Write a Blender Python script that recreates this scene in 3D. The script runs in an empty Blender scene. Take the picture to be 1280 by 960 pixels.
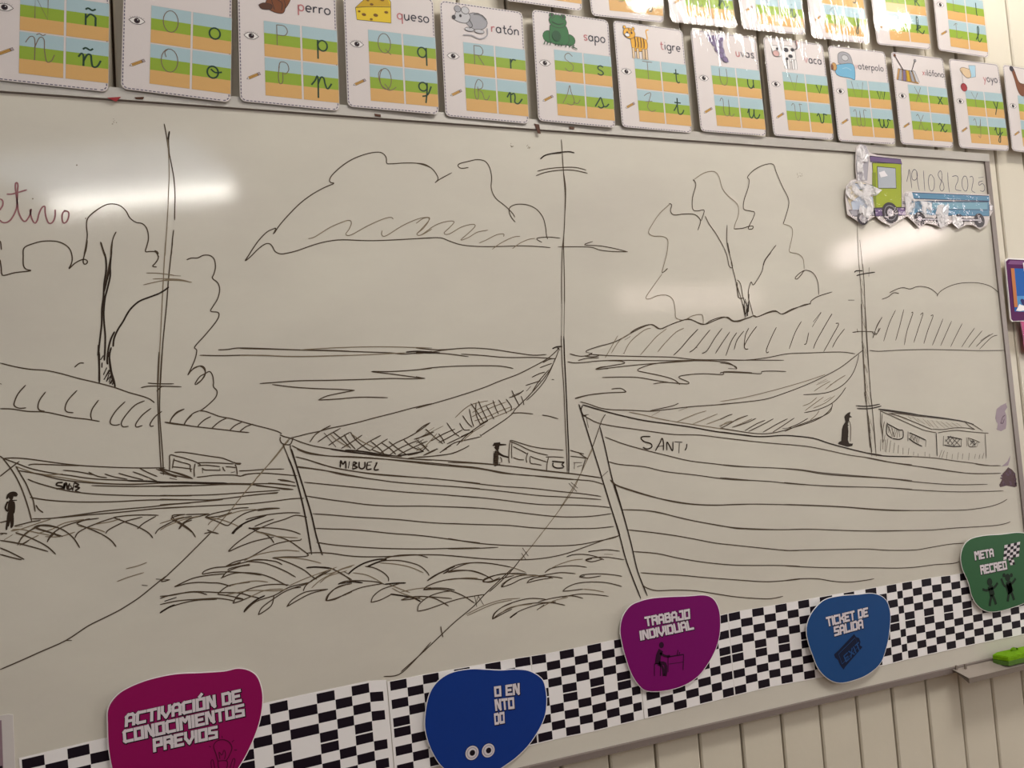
import bpy, math, random
from mathutils import Vector, Matrix

# ---------------------------------------------------------------- camera, world, lights, exposure
C = bpy.context.scene
COL = C.collection
F_PX, CX, CY = 960.0, 640.0, 480.0            # focal length for a 1280 x 960 frame
CAM = Vector((0.0, -1.4, 1.5))                # the wall surface is y = 0, x runs right, z up (metres)
R_X = (0.93854307, -0.04708621, 0.34193537)
R_Y = (-0.33783427, 0.07773114, 0.93799034)
R_D = (0.07074544, 0.99586182, -0.05704669)
cam_data = bpy.data.cameras.new('camera')
cam_data.sensor_width = 36.0
cam_data.lens = F_PX / 1280.0 * 36.0
cam = bpy.data.objects.new('camera', cam_data)
COL.objects.link(cam)
right = Vector((R_X[0], R_Y[0], -R_D[0])); down = Vector((R_X[1], R_Y[1], -R_D[1])); fwd = Vector((R_X[2], R_Y[2], -R_D[2]))
m3 = Matrix((right, -down, -fwd)).transposed()
cam.matrix_world = Matrix.Translation(CAM) @ m3.to_4x4()
cam_data.clip_start = 0.01
C.camera = cam
C.view_settings.view_transform = 'Standard'
C.view_settings.look = 'None'
C.view_settings.gamma = 1.0
C.view_settings.use_curve_mapping = False
C.view_settings.exposure = 0.50

world = bpy.data.worlds.new('room_air'); C.world = world; world.use_nodes = True
wn = world.node_tree.nodes['Background']
wn.inputs[0].default_value = (1.0, 0.955, 0.90, 1); wn.inputs[1].default_value = 0.19

def area(name, loc, target, sx, sy, power, col):
    l = bpy.data.lights.new(name, 'AREA'); l.shape = 'RECTANGLE'; l.size = sx; l.size_y = sy
    l.energy = power; l.color = col
    o = bpy.data.objects.new(name, l); COL.objects.link(o); o.location = loc
    o.rotation_euler = (Vector(target) - Vector(loc)).to_track_quat('-Z', 'Y').to_euler()
    return o
area('daylight_from_right', (5.6, -1.25, 1.9), (0.6, 0.0, 1.5), 1.5, 1.5, 70, (1.0, 0.97, 0.93))
area('added_overhead_fill', (1.5, -1.35, 3.6), (1.0, 0.0, 1.1), 1.2, 0.4, 31, (1.0, 0.97, 0.92))  # added fill light overhead, lifts the cards and the middle of the board
TUBE_POWER = 26.0

# ---------------------------------------------------------------- helpers
def W(px, py, off=0.0):
    """Point at distance off in front of the wall seen at a point of the 1280 x 960 photograph."""
    a, b = (px - CX) / F_PX, (py - CY) / F_PX
    dx = R_X[0]*a + R_X[1]*b + R_X[2]; dy = R_Y[0]*a + R_Y[1]*b + R_Y[2]; dz = -(R_D[0]*a + R_D[1]*b + R_D[2])
    t = (-CAM.y - off) / dy
    return Vector((CAM.x + t*dx, -off, CAM.z + t*dz))

def srgb(r, g, b):
    f = lambda c: (c/255/12.92) if c/255 <= .04045 else ((c/255+.055)/1.055)**2.4
    return (f(r), f(g), f(b), 1)

MATS = {}
def mat(name, rgb, rough=0.6, spec=0.3, noise=0.0, nscale=8.0, bump=0.0, bscale=60.0, coat=0.0, metal=0.0, emit=0.0):
    if name in MATS: return MATS[name]
    m = bpy.data.materials.new(name); m.use_nodes = True
    nt = m.node_tree; b = nt.nodes['Principled BSDF']
    b.inputs['Base Color'].default_value = srgb(*rgb); b.inputs['Roughness'].default_value = rough
    b.inputs['Specular IOR Level'].default_value = spec; b.inputs['Metallic'].default_value = metal
    b.inputs['Coat Weight'].default_value = coat
    if emit:
        b.inputs['Emission Color'].default_value = srgb(*rgb); b.inputs['Emission Strength'].default_value = emit
    tc = nt.nodes.new('ShaderNodeTexCoord')
    if noise:
        n = nt.nodes.new('ShaderNodeTexNoise'); n.inputs['Scale'].default_value = nscale; n.inputs['Detail'].default_value = 5
        nt.links.new(tc.outputs['Object'], n.inputs['Vector'])
        mx = nt.nodes.new('ShaderNodeMix'); mx.data_type = 'RGBA'
        c = srgb(*rgb)
        mx.inputs[6].default_value = tuple(x*(1-noise) for x in c[:3])+(1,)
        mx.inputs[7].default_value = tuple(min(1, x*(1+noise)) for x in c[:3])+(1,)
        nt.links.new(n.outputs['Fac'], mx.inputs[0]); nt.links.new(mx.outputs[2], b.inputs['Base Color'])
    if bump:
        n = nt.nodes.new('ShaderNodeTexNoise'); n.inputs['Scale'].default_value = bscale; n.inputs['Detail'].default_value = 3
        nt.links.new(tc.outputs['Object'], n.inputs['Vector'])
        bp = nt.nodes.new('ShaderNodeBump'); bp.inputs['Strength'].default_value = bump; bp.inputs['Distance'].default_value = 0.002
        nt.links.new(n.outputs['Fac'], bp.inputs['Height']); nt.links.new(bp.outputs[0], b.inputs['Normal'])
    MATS[name] = m
    return m

def film(name, fresnel_gain, rough, wav, scale, stretch, tint=0.0):
    """Clear plastic film: passes the light straight through and mirrors the lamps from its ripples."""
    m = bpy.data.materials.new(name); m.use_nodes = True; nt = m.node_tree; nt.nodes.clear()
    out = nt.nodes.new('ShaderNodeOutputMaterial'); mix = nt.nodes.new('ShaderNodeMixShader')
    tr = nt.nodes.new('ShaderNodeBsdfTransparent'); gl = nt.nodes.new('ShaderNodeBsdfGlossy'); gl.inputs['Roughness'].default_value = rough
    fr = nt.nodes.new('ShaderNodeFresnel'); fr.inputs['IOR'].default_value = 1.5
    mt = nt.nodes.new('ShaderNodeMath'); mt.operation = 'MULTIPLY'; mt.inputs[1].default_value = fresnel_gain; mt.use_clamp = True
    tc = nt.nodes.new('ShaderNodeTexCoord'); mp = nt.nodes.new('ShaderNodeMapping'); mp.inputs['Scale'].default_value = stretch
    oi = nt.nodes.new('ShaderNodeObjectInfo'); ad = nt.nodes.new('ShaderNodeVectorMath'); ad.operation = 'ADD'
    sc = nt.nodes.new('ShaderNodeMath'); sc.operation = 'MULTIPLY'; sc.inputs[1].default_value = 37.0
    nt.links.new(oi.outputs['Random'], sc.inputs[0]); nt.links.new(tc.outputs['Object'], mp.inputs['Vector'])
    nt.links.new(mp.outputs[0], ad.inputs[0]); nt.links.new(sc.outputs[0], ad.inputs[1])
    n = nt.nodes.new('ShaderNodeTexNoise'); n.inputs['Scale'].default_value = scale; n.inputs['Detail'].default_value = 2.5
    nt.links.new(ad.outputs[0], n.inputs['Vector'])
    bp = nt.nodes.new('ShaderNodeBump'); bp.inputs['Strength'].default_value = 1.0; bp.inputs['Distance'].default_value = wav
    nt.links.new(n.outputs['Fac'], bp.inputs['Height'])
    nt.links.new(bp.outputs[0], gl.inputs['Normal']); nt.links.new(bp.outputs[0], fr.inputs['Normal'])
    ge = nt.nodes.new('ShaderNodeNewGeometry'); inv = nt.nodes.new('ShaderNodeMath'); inv.operation = 'SUBTRACT'; inv.inputs[0].default_value = 1.0
    fm = nt.nodes.new('ShaderNodeMath'); fm.operation = 'MULTIPLY'
    nt.links.new(ge.outputs['Backfacing'], inv.inputs[1]); nt.links.new(mt.outputs[0], fm.inputs[0]); nt.links.new(inv.outputs[0], fm.inputs[1])
    nt.links.new(fr.outputs[0], mt.inputs[0]); nt.links.new(fm.outputs[0], mix.inputs[0])
    nt.links.new(tr.outputs[0], mix.inputs[1]); nt.links.new(gl.outputs[0], mix.inputs[2]); nt.links.new(mix.outputs[0], out.inputs[0])
    if tint: tr.inputs[0].default_value = (1-tint, 1-tint, 1-tint, 1)
    MATS[name] = m
    return m

class Mesh:
    """Collects polygons with their materials and links them as one mesh object."""
    def __init__(s): s.v = []; s.f = []; s.m = []; s.mats = []
    def mi(s, m):
        if m not in s.mats: s.mats.append(m)
        return s.mats.index(m)
    def face(s, pts, m):
        k = len(s.v); s.v += [tuple(p) for p in pts]; s.f.append(tuple(range(k, k+len(pts)))); s.m.append(s.mi(m))
    def strip(s, L, R, m):
        k = len(s.v); i = s.mi(m)
        for a, b in zip(L, R): s.v += [tuple(a), tuple(b)]
        for j in range(len(L)-1): s.f.append((k+2*j, k+2*j+1, k+2*j+3, k+2*j+2)); s.m.append(i)
    def prism(s, pts, y0, y1, m, side=None):
        """pts: outline in (x, z); solid between y0 (front) and y1 (back)."""
        n = len(pts); k = len(s.v); i = s.mi(m); j2 = s.mi(side or m)
        s.v += [(p[0], y0, p[1]) for p in pts] + [(p[0], y1, p[1]) for p in pts]
        s.f.append(tuple(range(k, k+n))); s.m.append(i)
        s.f.append(tuple(range(k+2*n-1, k+n-1, -1))); s.m.append(j2)
        for a in range(n):
            b = (a+1) % n; s.f.append((k+a, k+n+a, k+n+b, k+b)); s.m.append(j2)
    def box(s, x0, x1, y0, y1, z0, z1, m): s.prism([(x0, z0), (x1, z0), (x1, z1), (x0, z1)], y0, y1, m)
    def build(s, name, parent=None, label=None):
        me = bpy.data.meshes.new(name); me.from_pydata(s.v, [], s.f)
        for m in s.mats: me.materials.append(m)
        for p, i in zip(me.polygons, s.m): p.material_index = i
        me.update()
        o = bpy.data.objects.new(name, me); COL.objects.link(o)
        if parent: o.parent = parent
        if label: o['label'] = label
        return o

def empty(name, loc, label, cat, group=None):
    o = bpy.data.objects.new(name, None); COL.objects.link(o); o.location = loc; o.empty_display_size = 0.03
    o['label'] = label; o['category'] = cat
    if group: o['group'] = group
    return o

def smooth(pts, n=4):
    if len(pts) < 3: return pts
    out = []
    P = [pts[0]] + list(pts) + [pts[-1]]
    for i in range(1, len(P)-2):
        p0, p1, p2, p3 = P[i-1], P[i], P[i+1], P[i+2]
        # a sharp turn stays sharp
        for k in range(n):
            t = k/n
            out.append(tuple(.5*((2*b) + (-a+c)*t + (2*a-5*b+4*c-d)*t*t + (-a+3*b-3*c+d)*t**3) for a, b, c, d in zip(p0, p1, p2, p3)))
    out.append(pts[-1])
    return out

def ribbon(M, pts, w, m, y=0.0, taper=True, mp=None):
    """Flat pen stroke along (x, z) points; mp maps (x, z) to a 3D point."""
    q = [pts[0]]
    for p in pts[1:]:
        if math.hypot(p[0]-q[-1][0], p[1]-q[-1][1]) > w*0.15: q.append(p)
    if len(q) < 2: q = [pts[0], (pts[0][0]+w*.7, pts[0][1])]
    L, R = [], []; n = len(q)
    for i, p in enumerate(q):
        a = q[max(0, i-1)]; b = q[min(n-1, i+1)]
        d = (b[0]-a[0], b[1]-a[1]); l = math.hypot(*d) or 1e-9
        h = w/2
        if taper and (i == 0 or i == n-1): h *= .55
        nx, nz = -d[1]/l*h, d[0]/l*h
        L.append((p[0]+nx, p[1]+nz)); R.append((p[0]-nx, p[1]-nz))
    f = mp or (lambda u, v: (u, y, v))
    M.strip([f(*a) for a in L], [f(*a) for a in R], m)
TILES = {'a':(0,140,5.3333),'b':(0,300,5.3333),'c':(0,440,5.3333),'d':(0,560,5.3333),'e':(200,300,5.3333),
 'f':(200,440,5.3333),'g':(200,600,5.3333),'h':(300,170,5.3333),'i':(520,170,4.5714),'j':(300,420,5.3333),
 'k':(520,420,5.3333),'l':(360,560,5.3333),'m':(560,560,5.3333),'n':(400,660,5.3333),'o':(560,680,5.3333),
 'p':(720,180,4.0),'q':(700,380,5.3333),'r':(900,380,5.3333),'s':(1060,330,5.8182),'t':(700,490,5.3333),
 'u':(900,490,5.3333),'v':(740,600,4.9231),'w':(980,580,4.2667),'x':(1080,500,7.1111),'y':(200,540,10.6667),
 'z':(600,530,8.0),'C':(0,600,12.0),'D':(0,200,10.6667),'E':(1120,200,9.1429),'F':(1200,380,5.3333),
 'G':(0,720,4.0),'H':(320,720,4.0),'P':(0,0,1.0)}
# each line of a drawing: tile, pen (T thick, M medium, F faint), then the points of the strokes, "|" lifts the pen
DRAW = {
('cloud_drawing','long flat-bottomed cloud outline'): """
h M 220,655 232,635 238,615 222,620 180,640 130,690 90,745 55,800 35,832 70,805 120,755 165,722 195,718 215,735 235,770 270,786 310,782 380,765 480,730 570,705 680,692 850,698 1000,694 1150,686 1280,680
h M 228,650 260,600 320,530 400,450 480,390 560,345 625,317 605,310 597,295 615,260 680,200 760,150 850,118 920,108 955,118 975,145 978,180 1000,186 1100,180 1180,182 1240,198 1280,215
i M 0,155 50,162 95,190 120,225 125,248 108,268 | 108,268 140,245 205,210
i M 300,180 260,185 240,172 250,158 300,145 350,135 395,145 420,180 432,235 430,300 455,355 510,400 550,440 565,465
i M 567,492 545,465 532,430 540,405 580,390 640,395 690,420 725,465 740,520 745,565 752,590
i M 720,608 692,592 700,582 760,578 825,584
i M 0,587 60,583 140,582 190,600 250,620 330,630 450,632 600,628 700,632 768,638
i M 810,634 900,633 1000,636 1050,652 1120,660 1210,662 | 1210,662 1130,642 1050,628 962,622 1010,603
h F 455,685 500,672 600,610 700,568 735,565 742,585 725,625 705,655 740,660 850,600 950,555 1005,542 1022,555
h F 948,630 945,660 975,665 1080,600 1180,555 1250,542 1262,558 1210,620 1178,655 1210,660 1280,620
i F 0,500 40,472 72,468 70,490 40,530 5,560 30,565 110,510 180,488 218,490 195,520 160,555 190,560 260,520 320,505 338,515 300,555 255,595 300,580 350,550 412,538
i F 360,612 400,595 460,565 500,560 500,575 | 435,648 480,615 550,580 595,573 | 550,645 590,615 640,592 680,585""",
('tree_drawing','left tree outline with a lone trunk'): """
a M 0,860 5,872 10,920
b M 0,130 8,180 12,225 30,236 100,218 205,205 175,195 157,170 155,110 160,55 210,28 290,8 380,10 440,35 470,70 482,120 475,160 460,192 500,155 550,130 578,135 582,152 565,162 555,145 560,110 575,60 582,0
a M 560,960 575,880 582,820 577,760 585,710 630,665 700,622 750,613 800,625 840,660 865,705 905,735 950,745 980,780 990,840 980,890 970,930 1000,930 1035,932 1050,950 1055,965
b M 1055,95 1050,80 1030,70 | 1058,105 1052,130 1035,155 1018,175 1045,180
e M 178,132 210,120 250,120 290,102 335,104 362,130 370,180 360,225 350,255 385,285 398,330 385,390 355,440 338,475 385,482 393,505 370,550 300,635 232,712 245,735 235,790 210,850 185,902 | 185,902 215,865 265,840 295,850 302,885 280,930 245,958
f M 240,218 235,210 265,165 300,145 330,130 350,155 357,200 357,232 380,260 372,300 330,345 280,385 262,392 | 240,218 270,195 300,155 298,120 270,95 230,105 205,130
b T 672,15 685,60 705,120 708,200 695,290 690,380 680,460 678,560 668,650 658,750 662,850 664,950
b M 750,0 742,90 725,180 712,250 700,320
b T 745,60 735,170 735,240 715,330 700,390 692,480 695,560 702,640 700,740 695,805
b T 692,345 700,320 722,230 738,165
a M 670,865 685,920 700,965 | 775,798 755,840 742,900 738,965
b T 1125,312 1105,330 1060,357 1000,380 930,408 880,450 850,490 820,545 785,600 760,660 755,712
b T 765,610 740,660 722,730 715,800 718,830 | 742,715 730,770 735,850 750,930 765,955
b T 655,700 652,770 | 690,770 670,800 | 680,820 678,850 | 712,850 690,900 | 728,865 695,930 | 730,885 710,945 | 740,905 728,950 | 752,925 740,958 | 762,930 758,960
c T 662,0 662,100 662,205 | 725,0 735,80 745,140 760,190 768,235 | 682,70 680,105 | 712,105 690,150 | 735,120 692,185 | 745,150 710,195 | 752,175 730,215 | 758,190 748,220""",
('shore_drawing','left grassy bank with curved hatching'): """
c M 0,73 100,98 200,115 300,122 400,142 520,175 640,203 760,235 860,270 950,295 1000,315 1030,338
c M 0,378 80,380 180,395 300,400 400,420 480,437 580,448 665,463
c M 497,102 530,75 560,74
c M 172,220 120,280 95,340 100,362 130,375 175,372 | 305,265 265,320 253,365 265,388 298,395 | 515,255 455,320 435,370 445,398 490,405 | 658,320 618,375 605,420 612,450 | 835,330 775,390 738,450 740,480 770,488 800,482 | 965,325 900,355 840,420 810,470 820,498 858,495 | 1008,375 950,420 908,475 910,500 950,490 | 1080,395 1035,430 1003,475 1005,495 1025,492 | 1230,380 1180,400 1145,440 1133,472 | 1280,420 1245,455 1228,485
c M 0,210 12,215
f M 262,392 300,395 350,412 400,430 480,445 560,468 640,490 720,510 780,528 812,545
f M 30,467 80,478 180,490 260,500 350,510 440,520 520,530 595,537
f M 162,380 115,405 80,440 65,472 | 262,392 220,410 180,450 160,485 | 340,430 300,450 265,480 250,500 | 445,440 400,462 360,495 345,510 | 545,468 500,490 465,522 | 620,480 570,500 530,532
c M 1098,467 1180,478 1280,493""",
('mast_drawing','left mast with double lines'): """
a M 1095,78 1110,160 1125,260 1145,360 1160,450 1167,560 1165,640 1164,722
a T 1130,128 1122,190 1127,290
a F 1118,180 1125,300 1128,420 1122,560 1120,640 1112,780 1105,880 1100,960
a M 1158,785 1150,850 1142,960
b M 1152,0 1135,150 1122,280 1112,420 1098,560 1085,700 1075,860 1070,960
b F 1105,0 1095,150 1088,290 1080,450 1070,650 1062,800 1055,960
c M 1080,0 1070,160 1065,300 1065,420 1075,560 1085,700 1090,820
c M 1060,0 1052,200 1055,420 1062,560 1068,680 1075,790
b F 955,300 1030,282 1100,270 1200,270 1280,282 | 1018,260 1100,258 1200,262 | 975,220 1060,222 1160,235
c M 940,238 990,228 1080,228 1210,232 | 985,207 1060,212 1160,212 | 1045,262 1075,232 1095,230
e F 0,275 60,262 140,265 205,282 | 70,235 140,240""",
('boat_drawing','small left boat with hatched deck'): """
c M 0,693 20,708 38,715 120,745 200,775 300,798 400,815 480,825 560,838 660,848 780,853 900,858 1050,865
c M 20,710 90,706 180,712 300,728 400,742 520,755 640,763 800,770 950,773 1100,772
c F 130,790 250,810 330,818 420,812 | 105,762 180,790 260,815 400,835 560,860 700,875 850,880 1050,875
c M 190,755 220,748 320,750 430,755 540,757
c M 610,890 800,895 1000,895 1280,888
c M 420,788 520,798 630,820 | 590,800 650,828 715,838 | 697,812 760,832 850,848 | 790,808 860,828 955,852 | 885,798 960,825 1060,868 | 930,775 990,805 1050,830 | 1040,780 1110,805 1180,835 | 1060,778 1200,810 1280,840 | 1130,840 1180,850
c T 850,858 1000,862 1100,868 1280,868
d M 20,70 60,120 100,180 140,260 170,340 195,420 212,488
d M 105,120 140,180 175,240 200,300 222,350 235,425
d M 0,190 50,150 130,88 | 185,207 240,230 350,262 450,285 540,298 650,308 850,316 1050,318 1280,318
d M 200,328 300,345 450,357 620,360 780,357 950,348 1100,345 1280,345
d M 215,472 320,470 400,462 560,440 700,420 850,405 1000,392 1150,375 1280,365 | 390,465 560,448 800,428 1050,403 1280,390
d M 120,150 250,172 380,205 520,225 700,238 900,242 1100,232 1280,230
d T 1060,232 1180,230 1280,232
d M 240,380 258,408 288,430
f T 0,870 150,872 300,872 450,875
f M 450,875 600,878 750,878 850,888 910,893 | 0,897 150,893 300,888 450,882 620,885 740,900 885,915
f M 530,792 600,790 700,782 828,780 | 540,828 600,812 700,808 800,815 915,825 | 785,850 840,855 895,870 | 790,935 640,952 580,958
g M 0,102 150,103 350,98 500,88 650,78 800,68 | 0,128 100,130 250,132 350,132 480,118 600,102 700,92 785,87 | 0,165 150,155 300,142 420,130 | 0,190 200,178 400,168 600,158 750,142 880,125 960,122
g M 640,38 760,50 830,62 890,63 | 800,3 870,10 900,18 | 720,20 820,28 905,42
g T 0,15 200,20 400,25 560,28 | 0,42 100,42
y T 0,675 150,672 400,672 650,678 900,688
f M 0,780 30,795 90,820 220,845 | 0,805 60,818 112,835""",
('cabin_drawing','small cabin on the left boat'): """
y M 190,272 280,268 380,278 520,300 680,325 820,345 920,380 1000,412 1085,418 | 990,400 1020,425 1075,430
y M 128,518 130,400 135,308 220,322 350,355 470,395 545,440 | 470,420 455,500 460,600 | 495,410 640,408 820,415 985,425
y M 190,350 175,420 165,485 | 185,372 280,402 395,435 402,480 415,535 | 160,465 250,470 430,495
y M 505,450 600,442 700,450 800,462 | 565,480 570,550 | 560,480 600,505 700,508 805,512 | 795,485 805,515 | 835,465 850,500 870,522 | 875,462 940,465 1010,475 | 945,542 1000,530 | 1000,430 1020,480 1030,570
y M 490,603 600,592 700,578 850,573 1000,575 1075,588 1140,565 1280,550 | 1055,520 1150,515 1280,508
y M 0,480 130,520 250,560 440,622""",
('lettering','boat name scrawled in capitals on the left boat'): """
c T 420,870 385,872 378,888 410,895 422,908 375,912 | 430,872 425,915 440,870 450,918 | 465,875 455,915 490,905 | 470,888 485,920 | 495,870 485,925 | 495,870 525,885 500,898 530,905 500,925 | 500,925 545,938""",
('figure_drawing','tiny dark figure in a hat by the left boat'): """
C T 105,285 120,225 170,190 230,190 260,230 | 110,250 180,235 260,235 | 140,225 220,205 | 160,250 175,290 | 185,305 255,303
C T 150,300 130,400 125,470 | 170,300 165,460 | 190,310 190,480 | 205,320 215,400 205,500 | 120,320 85,400 95,450 130,470 | 145,340 150,460 | 130,480 115,600 95,750 | 150,480 140,600 120,700 | 170,480 165,700 | 185,480 180,600 170,720 | 190,500 195,620 185,700 | 180,360 175,520 | 158,330 155,480 | 200,400 195,470""",
('grass_drawing','grass strokes under the left boat'): """
C M 0,640 60,625 120,610 | 215,690 300,670 380,650 480,625 610,605 | 0,800 60,800 110,805 | 0,825 50,810
C F 160,765 300,740 480,680 640,625 760,590 | 230,700 340,690 | 230,790 280,770 | 60,900 190,820 | 180,745 320,740 560,790 760,830 | 240,800 330,830 | 280,930 350,850 430,780 520,700
C M 510,710 560,690 660,685 800,700 860,715 | 510,710 600,745 760,790 900,850 | 0,905 180,930 260,945 350,955 440,900 | 710,930 745,870 830,790
d M 0,665 60,690 110,715 163,743 | 0,708 80,730 145,745 | 0,615 100,632 200,655 322,690
d M 118,648 150,590 200,550 290,510 | 105,565 170,585 250,620 320,660 372,708 | 228,528 260,515 330,515 420,545 490,600 532,665 | 228,528 330,560 420,590 | 315,628 340,580 410,530 490,500 600,470
d M 510,505 560,482 660,468 | 510,505 590,535 680,575 740,615 775,658 | 500,600 520,565 580,530 680,490 760,465 | 755,462 850,450 950,446 1058,448 | 755,462 830,490 920,525 990,565 1020,600 | 705,570 725,545 790,510 850,485 950,460 | 915,540 960,500 1040,455
d M 1150,462 1145,475 1200,505 1260,545 1280,560 | 1150,462 1200,448 1235,442 | 1035,573 1060,540 1130,500 1200,470 1280,455 | 1195,540 1230,500 1280,480
d F 250,570 350,540 430,500 560,475 | 520,520 640,540 700,560 | 620,510 740,490 800,470 | 300,590 400,590 500,560 | 780,890 860,860 960,830 | 840,805 920,785 980,762 | 130,650 200,610 260,580
g M 78,240 100,232 168,230 | 78,240 100,265 160,300 210,340 237,382 | 125,328 150,290 210,255 270,240 330,225 | 170,230 250,228 330,225 | 300,248 350,225 440,205 520,188 592,184
g F 0,290 80,265 160,245 | 0,335 60,300 170,260 260,240 | 300,248 400,262 470,285 525,310 | 320,300 350,270 440,235 540,205 640,195
g M 300,248 380,275 450,303 490,270 560,225 640,200 720,188 800,188 | 650,205 720,195 800,188 | 300,250 400,240 480,215""",
('grass_drawing','broad tufts of grass before the middle boat'): """
g T 478,358 520,315 590,275 710,235 | 590,320 630,325 660,318
g M 570,265 640,245 740,228 850,218 935,220 | 455,475 500,430 560,385 640,335 740,290 830,262 905,235 980,248
g M 600,322 700,318 800,325 880,340 938,362 | 640,340 700,360 740,390 760,420 | 630,310 700,280 760,260 | 660,345 760,370 850,400 920,445 980,490 985,505 930,512 840,512 750,518
g T 600,320 640,338
g M 458,478 540,440 640,405 760,380 | 440,575 500,545 590,520 680,470 760,430 850,408 930,402 942,390
g F 560,540 640,500 760,475 850,468 930,475 | 760,518 900,520 1000,535 1075,555 | 640,345 780,375 920,385
g M 280,625 300,605 360,585 430,578 480,570 560,550 640,530 720,535 780,545 815,565 | 280,628 360,615 460,612 560,618 676,634 | 440,572 500,560 540,545
g M 95,712 140,690 220,655 320,635 430,625 | 100,712 180,690 260,682 340,685 400,688 470,708 | 410,655 450,610 540,575 600,568 | 575,542 680,550 760,575 840,610 905,648 | 575,542 640,533 720,532 | 750,518 800,530 880,560 960,600 1010,640 1045,662 | 450,600 480,585 600,560
g M 405,655 500,620 640,622 740,650 820,690 850,705
g F 470,705 540,685 640,672 720,680 | 440,765 560,742 640,735 780,738 850,725 | 820,725 700,735 600,780
g T 30,808 110,782 | 485,360 510,330 550,300
g M 0,790 60,770 160,752 250,747 315,765 | 0,775 80,768 200,745 300,745 400,750 520,752 600,772 662,787 | 385,762 400,745 450,708 520,690 600,680 | 385,762 450,770 555,792 | 0,830 120,805 250,795 380,788 470,800 500,810 | 0,888 60,850 160,818 260,800 380,795
g T 0,885 60,848 100,832 | 500,790 555,795
g M 485,822 520,770 600,725 700,700 800,695 860,700 | 485,822 540,805 620,770
g T 560,882 580,850 640,800 700,770 | 880,722 940,715
g M 560,882 640,810 760,770 860,715 960,690 1000,680 1040,655 1140,600 | 655,900 680,850 760,790 850,735 985,690 | 655,900 740,840 760,770 | 955,740 975,700 1040,650 1120,600
g M 845,845 880,800 960,750 1040,735 1120,728 | 845,845 920,800 1010,755 1120,728 | 975,585 1060,580 1140,588 1200,620 1280,665 | 1110,805 1130,760 1190,710 1280,690 | 1110,805 1180,785 1280,745
g T 975,585 1040,580 1140,588 | 1190,692 1280,682
g F 860,705 960,660 1040,630 1180,580 | 1010,720 1080,660 1200,600 1280,575
n T 188,308 230,270 300,232 380,210 445,207 | 315,258 380,230 445,208
n M 400,222 440,200 520,182 600,178 660,180 720,198 | 190,305 160,290 | 300,255 360,265 420,295 455,330 455,355 | 315,255 400,222 500,215 580,225 660,250 710,290 728,318
n F 400,232 500,240 600,260 690,298 | 220,298 300,310 360,335 420,370 | 450,370 520,400 600,430 | 0,365 60,320 180,285 | 0,310 80,300 150,270 230,245
n T 120,375 180,355 285,365 | 430,375 500,368 572,366 | 0,412 52,408
n M 120,375 200,352 300,352 380,360 430,375 | 38,485 50,450 100,405 180,375 | 38,485 100,475 180,435 280,395 420,370 | 0,265 60,265 120,290 170,320 205,350 | 340,495 355,455 410,410 480,385 530,370 | 340,495 400,480 480,440
n T 470,440 540,450 620,465 670,490 | 820,305 860,280
n M 540,480 580,465 660,455 740,462 800,485 858,520 | 540,480 600,475 670,462 | 650,555 660,510 720,460 800,430 880,418 | 650,555 720,540 850,495 960,465 1100,442
n M 650,455 760,460 880,470 | 690,410 720,385 800,355 900,338 1000,338 1090,345 | 690,412 750,400 840,402 898,415 | 690,412 800,408 890,425 960,455 1030,500
n T 715,352 760,320 830,285 900,255 | 690,410 740,400 | 850,405 898,415
n M 715,352 800,300 900,250 1000,232 1100,233 1190,245 1270,260 | 820,305 880,285 980,282 1060,300 1120,325 1150,345 | 1085,360 1100,345 1160,318 1220,305 1280,302 | 1085,360 1140,355 1200,330 | 1150,608 1165,570 1210,530 1280,500 | 1150,608 1220,570 1280,540 | 1210,395 1240,360 1280,335 | 1210,395 1280,370
n F 540,425 640,405 740,395 | 480,400 560,440 700,480 | 980,585 1100,530 1180,500 1280,480
n T 1268,600 1280,592""",
('grass_drawing','grass tufts left of the big boat'): """
o M 0,185 60,155 130,130 200,123 270,128 340,138 | 0,190 80,178 160,178 230,200 300,238 | 230,248 245,232 300,212 370,200 450,195 525,200 | 230,248 280,255 350,232 440,210 | 355,288 365,265 420,230 500,208 600,208 | 355,288 420,268 500,230 620,210 700,228
o F 340,138 440,160 520,190 | 0,240 120,225 200,228 | 420,200 540,208 640,215 | 645,190 720,145 820,110 900,100
o T 455,195 525,200
o M 525,262 550,235 620,218 700,218 765,228 | 550,240 580,225 640,215 | 645,192 680,165 760,148 850,145 925,155 | 600,215 680,200 760,190 850,198 | 530,258 600,240 690,225
o M 790,85 840,70 920,70 990,85 1040,105 | 935,50 980,45 1060,38 1145,48 | 915,105 960,92 1060,88 1175,105 | 915,108 960,118 1030,100 | 875,220 900,205 1000,198 1100,205 1160,215 | 875,220 940,225 1020,212
o T 790,85 830,72 | 935,52 975,45 | 915,108 960,98 | 875,220 910,212
o M 765,312 800,285 860,262 950,253 1060,258 1160,283 | 765,315 820,310 900,300
o F 900,300 980,308 1040,320 | 1040,68 1100,70
o M 295,502 310,460 380,410 480,375 560,362 650,368 | 295,502 350,460 450,415 560,395 650,390 720,385 | 410,492 470,450 560,415 640,395 700,392 780,408 | 600,385 700,360 820,345 900,362 | 760,355 860,335 960,335 1070,348
o T 415,492 460,460 | 592,440 640,405
o F 120,470 240,410 360,372 480,362 | 600,435 700,380 800,355 | 340,470 420,420 560,400""",
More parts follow.
